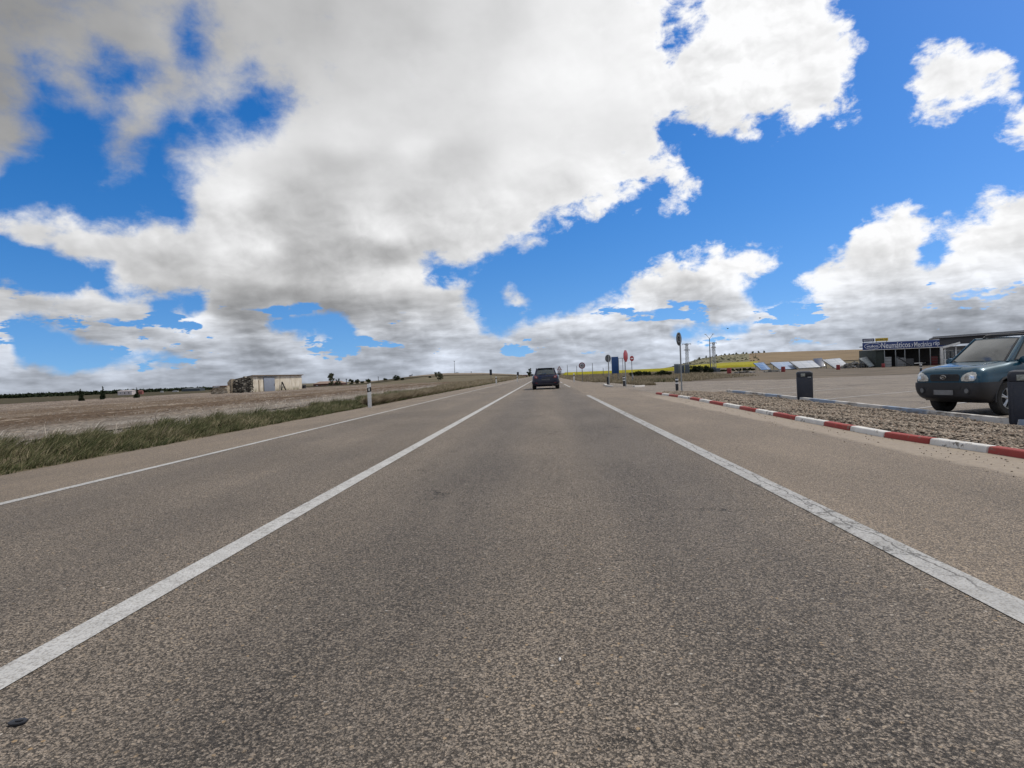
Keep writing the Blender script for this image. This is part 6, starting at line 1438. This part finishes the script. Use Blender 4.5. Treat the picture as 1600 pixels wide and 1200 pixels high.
rough_wall('low_wall', ya-2.5, [(AX(329, ya-2.5), .45), (AX(332, ya-2.5), hh(332, 605, ya-2.5)), (AX(355, ya-2.5), hh(355, 603.4, ya-2.5))], .6, M_adobe, 'low crumbling mud wall at the far left of the ruin', 'wall', 8)
rb_ = MB(); rb_.box((0, 0, 0), (.9, 4.3, .10)); rbo = rb_.build('wall_cap', plain('cap_brick', (.20, .115, .085), .9), [o for o in COL.objects if o.name == 'low_wall'][0], .02); rbo.location = (-.3, .1, hh(344, 604.0, ya-2.5)+.06); rbo.scale = (1, .42, 1)
# small dark hut behind the barn and the long brick building
def small_house(name, px0, px1, base, eave, ridge, Y, label, wallm, roofm, cat='building', depth=.5, win=0, hip=.25):
    a, b = at(px0, base, Y), at(px1, base, Y); w = b.x-a.x; z0 = min(a.z, Tz(a.x, Y)); ze, zr_ = at((px0+px1)/2, eave, Y).z, at((px0+px1)/2, ridge, Y).z
    r = tag(empty(name, ((a.x+b.x)/2, Y, z0)), label, cat); h = ze-z0; d = w*depth
    mb = MB(); mb.box((0, d/2, h/2-.1), (w, d, h+.2)); mb.build('wall', wallm, r)
    mb = MB(); q = w/2+.15; hp = q*(1-hip*2); mb.add([(-q, -.15, h), (q, -.15, h), (q, d+.15, h), (-q, d+.15, h), (-hp, d/2, h+zr_-ze), (hp, d/2, h+zr_-ze)], [(3,2,1,0),(0,1,5,4),(2,3,4,5),(1,2,5),(3,0,4)]); mb.build('roof', roofm, r)
    for i in range(win):
        x = -w/2+w*(i+.7)/(win+.4); mb = MB(); mb.box((x, -.03, h*.55), (w*.06, .1, h*.35)); wo = mb.build('window', M_white if i == 0 else M_dgalv, r); mb = MB(); mb.box((x, -.09, h*.55), (w*.045, .04, h*.26)); mb.build('pane', M_glass, wo)
    return r
small_house('hut', 468.5, 476, 606.2, 602.2, 600.9, 108, 'small dark hut just right of the barn', plain('dark_boards', (.028, .026, .028), .9), plain('dark_roof', (.06, .06, .065), .9), 'hut', .7)
small_house('brick_building', 489.5, 535, 604.0, 599.3, 595.6, 246, 'long low red brick building with a hipped roof behind a grey tree', plain('red_brick', (.095, .042, .034), .9), plain('tile_roof', (.23, .16, .125), .9), win=5, hip=.14)
small_house('white_shed', 184, 206, 617.2, 611.2, 610.0, 300, 'long pale shed far behind the conifers on the left', plain('shed_white', (.55, .50, .50), .8), plain('shed_roof', (.42, .38, .38), .8), win=3, hip=.05)
small_house('red_shed', 214.5, 222, 615.5, 611.6, 609.8, 300, 'small reddish shed right of the long pale shed', plain('shed_red', (.26, .09, .08), .8), plain('red_roof', (.20, .08, .07), .8))
for px0, px1, b_, e_, lab in ((250.5, 254.5, 615, 611.5, 'tiny white house on the left skyline, nearest the red shed'), (269, 277, 613, 611, 'long tiny white house on the left skyline'), (284, 312, 609, 607.2, 'long dark low shed on the left skyline, nearest the barn')):
    small_house('far_house', px0, px1, b_, e_, e_-.9, 420, lab, plain('far_white', (.55, .55, .56), .8) if 'white' in lab else plain('far_dark', (.06, .075, .085), .8), plain('far_roof', (.10, .11, .12), .8), 'house')
small_house('far_house', 817, 824.5, 590.5, 586.6, 585.4, 230, 'small reddish house at the end of the road beside the tree', plain('far_brick', (.13, .085, .09), .9), plain('far_tile', (.12, .07, .06), .9), 'house')

# ------------------------------------------------------------------ small things
g = gp(28, 1130, .006); mb = MB()
ol = [(-.022, -.012), (-.008, -.020), (.014, -.017), (.027, -.004), (.024, .012), (.006, .018), (-.016, .012), (-.025, .001)]
mb.prism(ol, (0, 0, .002), (1, 0, 0), (0, 1, 0), .007); mb.prism([(a*.45+.004, b*.4) for a, b in ol], (0, 0, .009), (1, 0, 0), (0, 1, 0), .004)
tag(mb.build('rubber_scrap', plain('rubber_scrap', (.012, .013, .017), .45), None, .002, 35, (g.x, g.y, .005)), 'flat scrap of black rubber lying on the asphalt in the near left corner', 'scrap')
g = gp(875, 1031, .006)
tag(stones('white_pebble', plain('white_pebble', (.70, .69, .66), .6), [(0, 0, .003)], [.0055]), 'single tiny white pebble on the asphalt near the bottom middle', 'pebble').location = (g.x, g.y, .006)
def bird(px, py, Y, span, label):
    p = at(px, py, Y); r = tag(empty('bird', p, R(35)), label, 'bird', 'birds flying over the yard'); mb = MB()
    mb.lathe([(.01, -.22), (.06, -.14), (.085, 0), (.06, .12), (.045, .18), (.01, .24)], 'Y', (0, 0, 0), 12); mb.v = [(x, y, z) for x, y, z in mb.v]
    mb.prism([(-.05, 0), (.05, 0), (.09, .16), (-.09, .16)], (0, -.36, .0), (1, 0, 0), (0, 1, 0), .012); mb.build('body', M_blk, r)
    for s in (-1, 1):
        w = MB(); V = [(0, .09, .03), (0, -.08, .03), (s*span*.28, .11, .14), (s*span*.28, -.06, .14), (s*span*.5, .02, .10), (s*span*.5, -.04, .10)]
        w.add(V+[(x, y, z-.018) for x, y, z in V], [(0,1,3,2),(2,3,5,4),(8,9,7,6),(10,11,9,8),(0,2,8,6),(2,4,10,8),(1,7,9,3),(3,9,11,5),(4,5,11,10),(0,6,7,1)]); w.build('wing', M_blk, r, 0, 40)
bird(1187.3, 497, 150, .95, 'dark bird flying right of the lamp post, the higher of two'); bird(1137, 513.5, 150, .8, 'small dark bird flying above the lamp post, the lower of two')
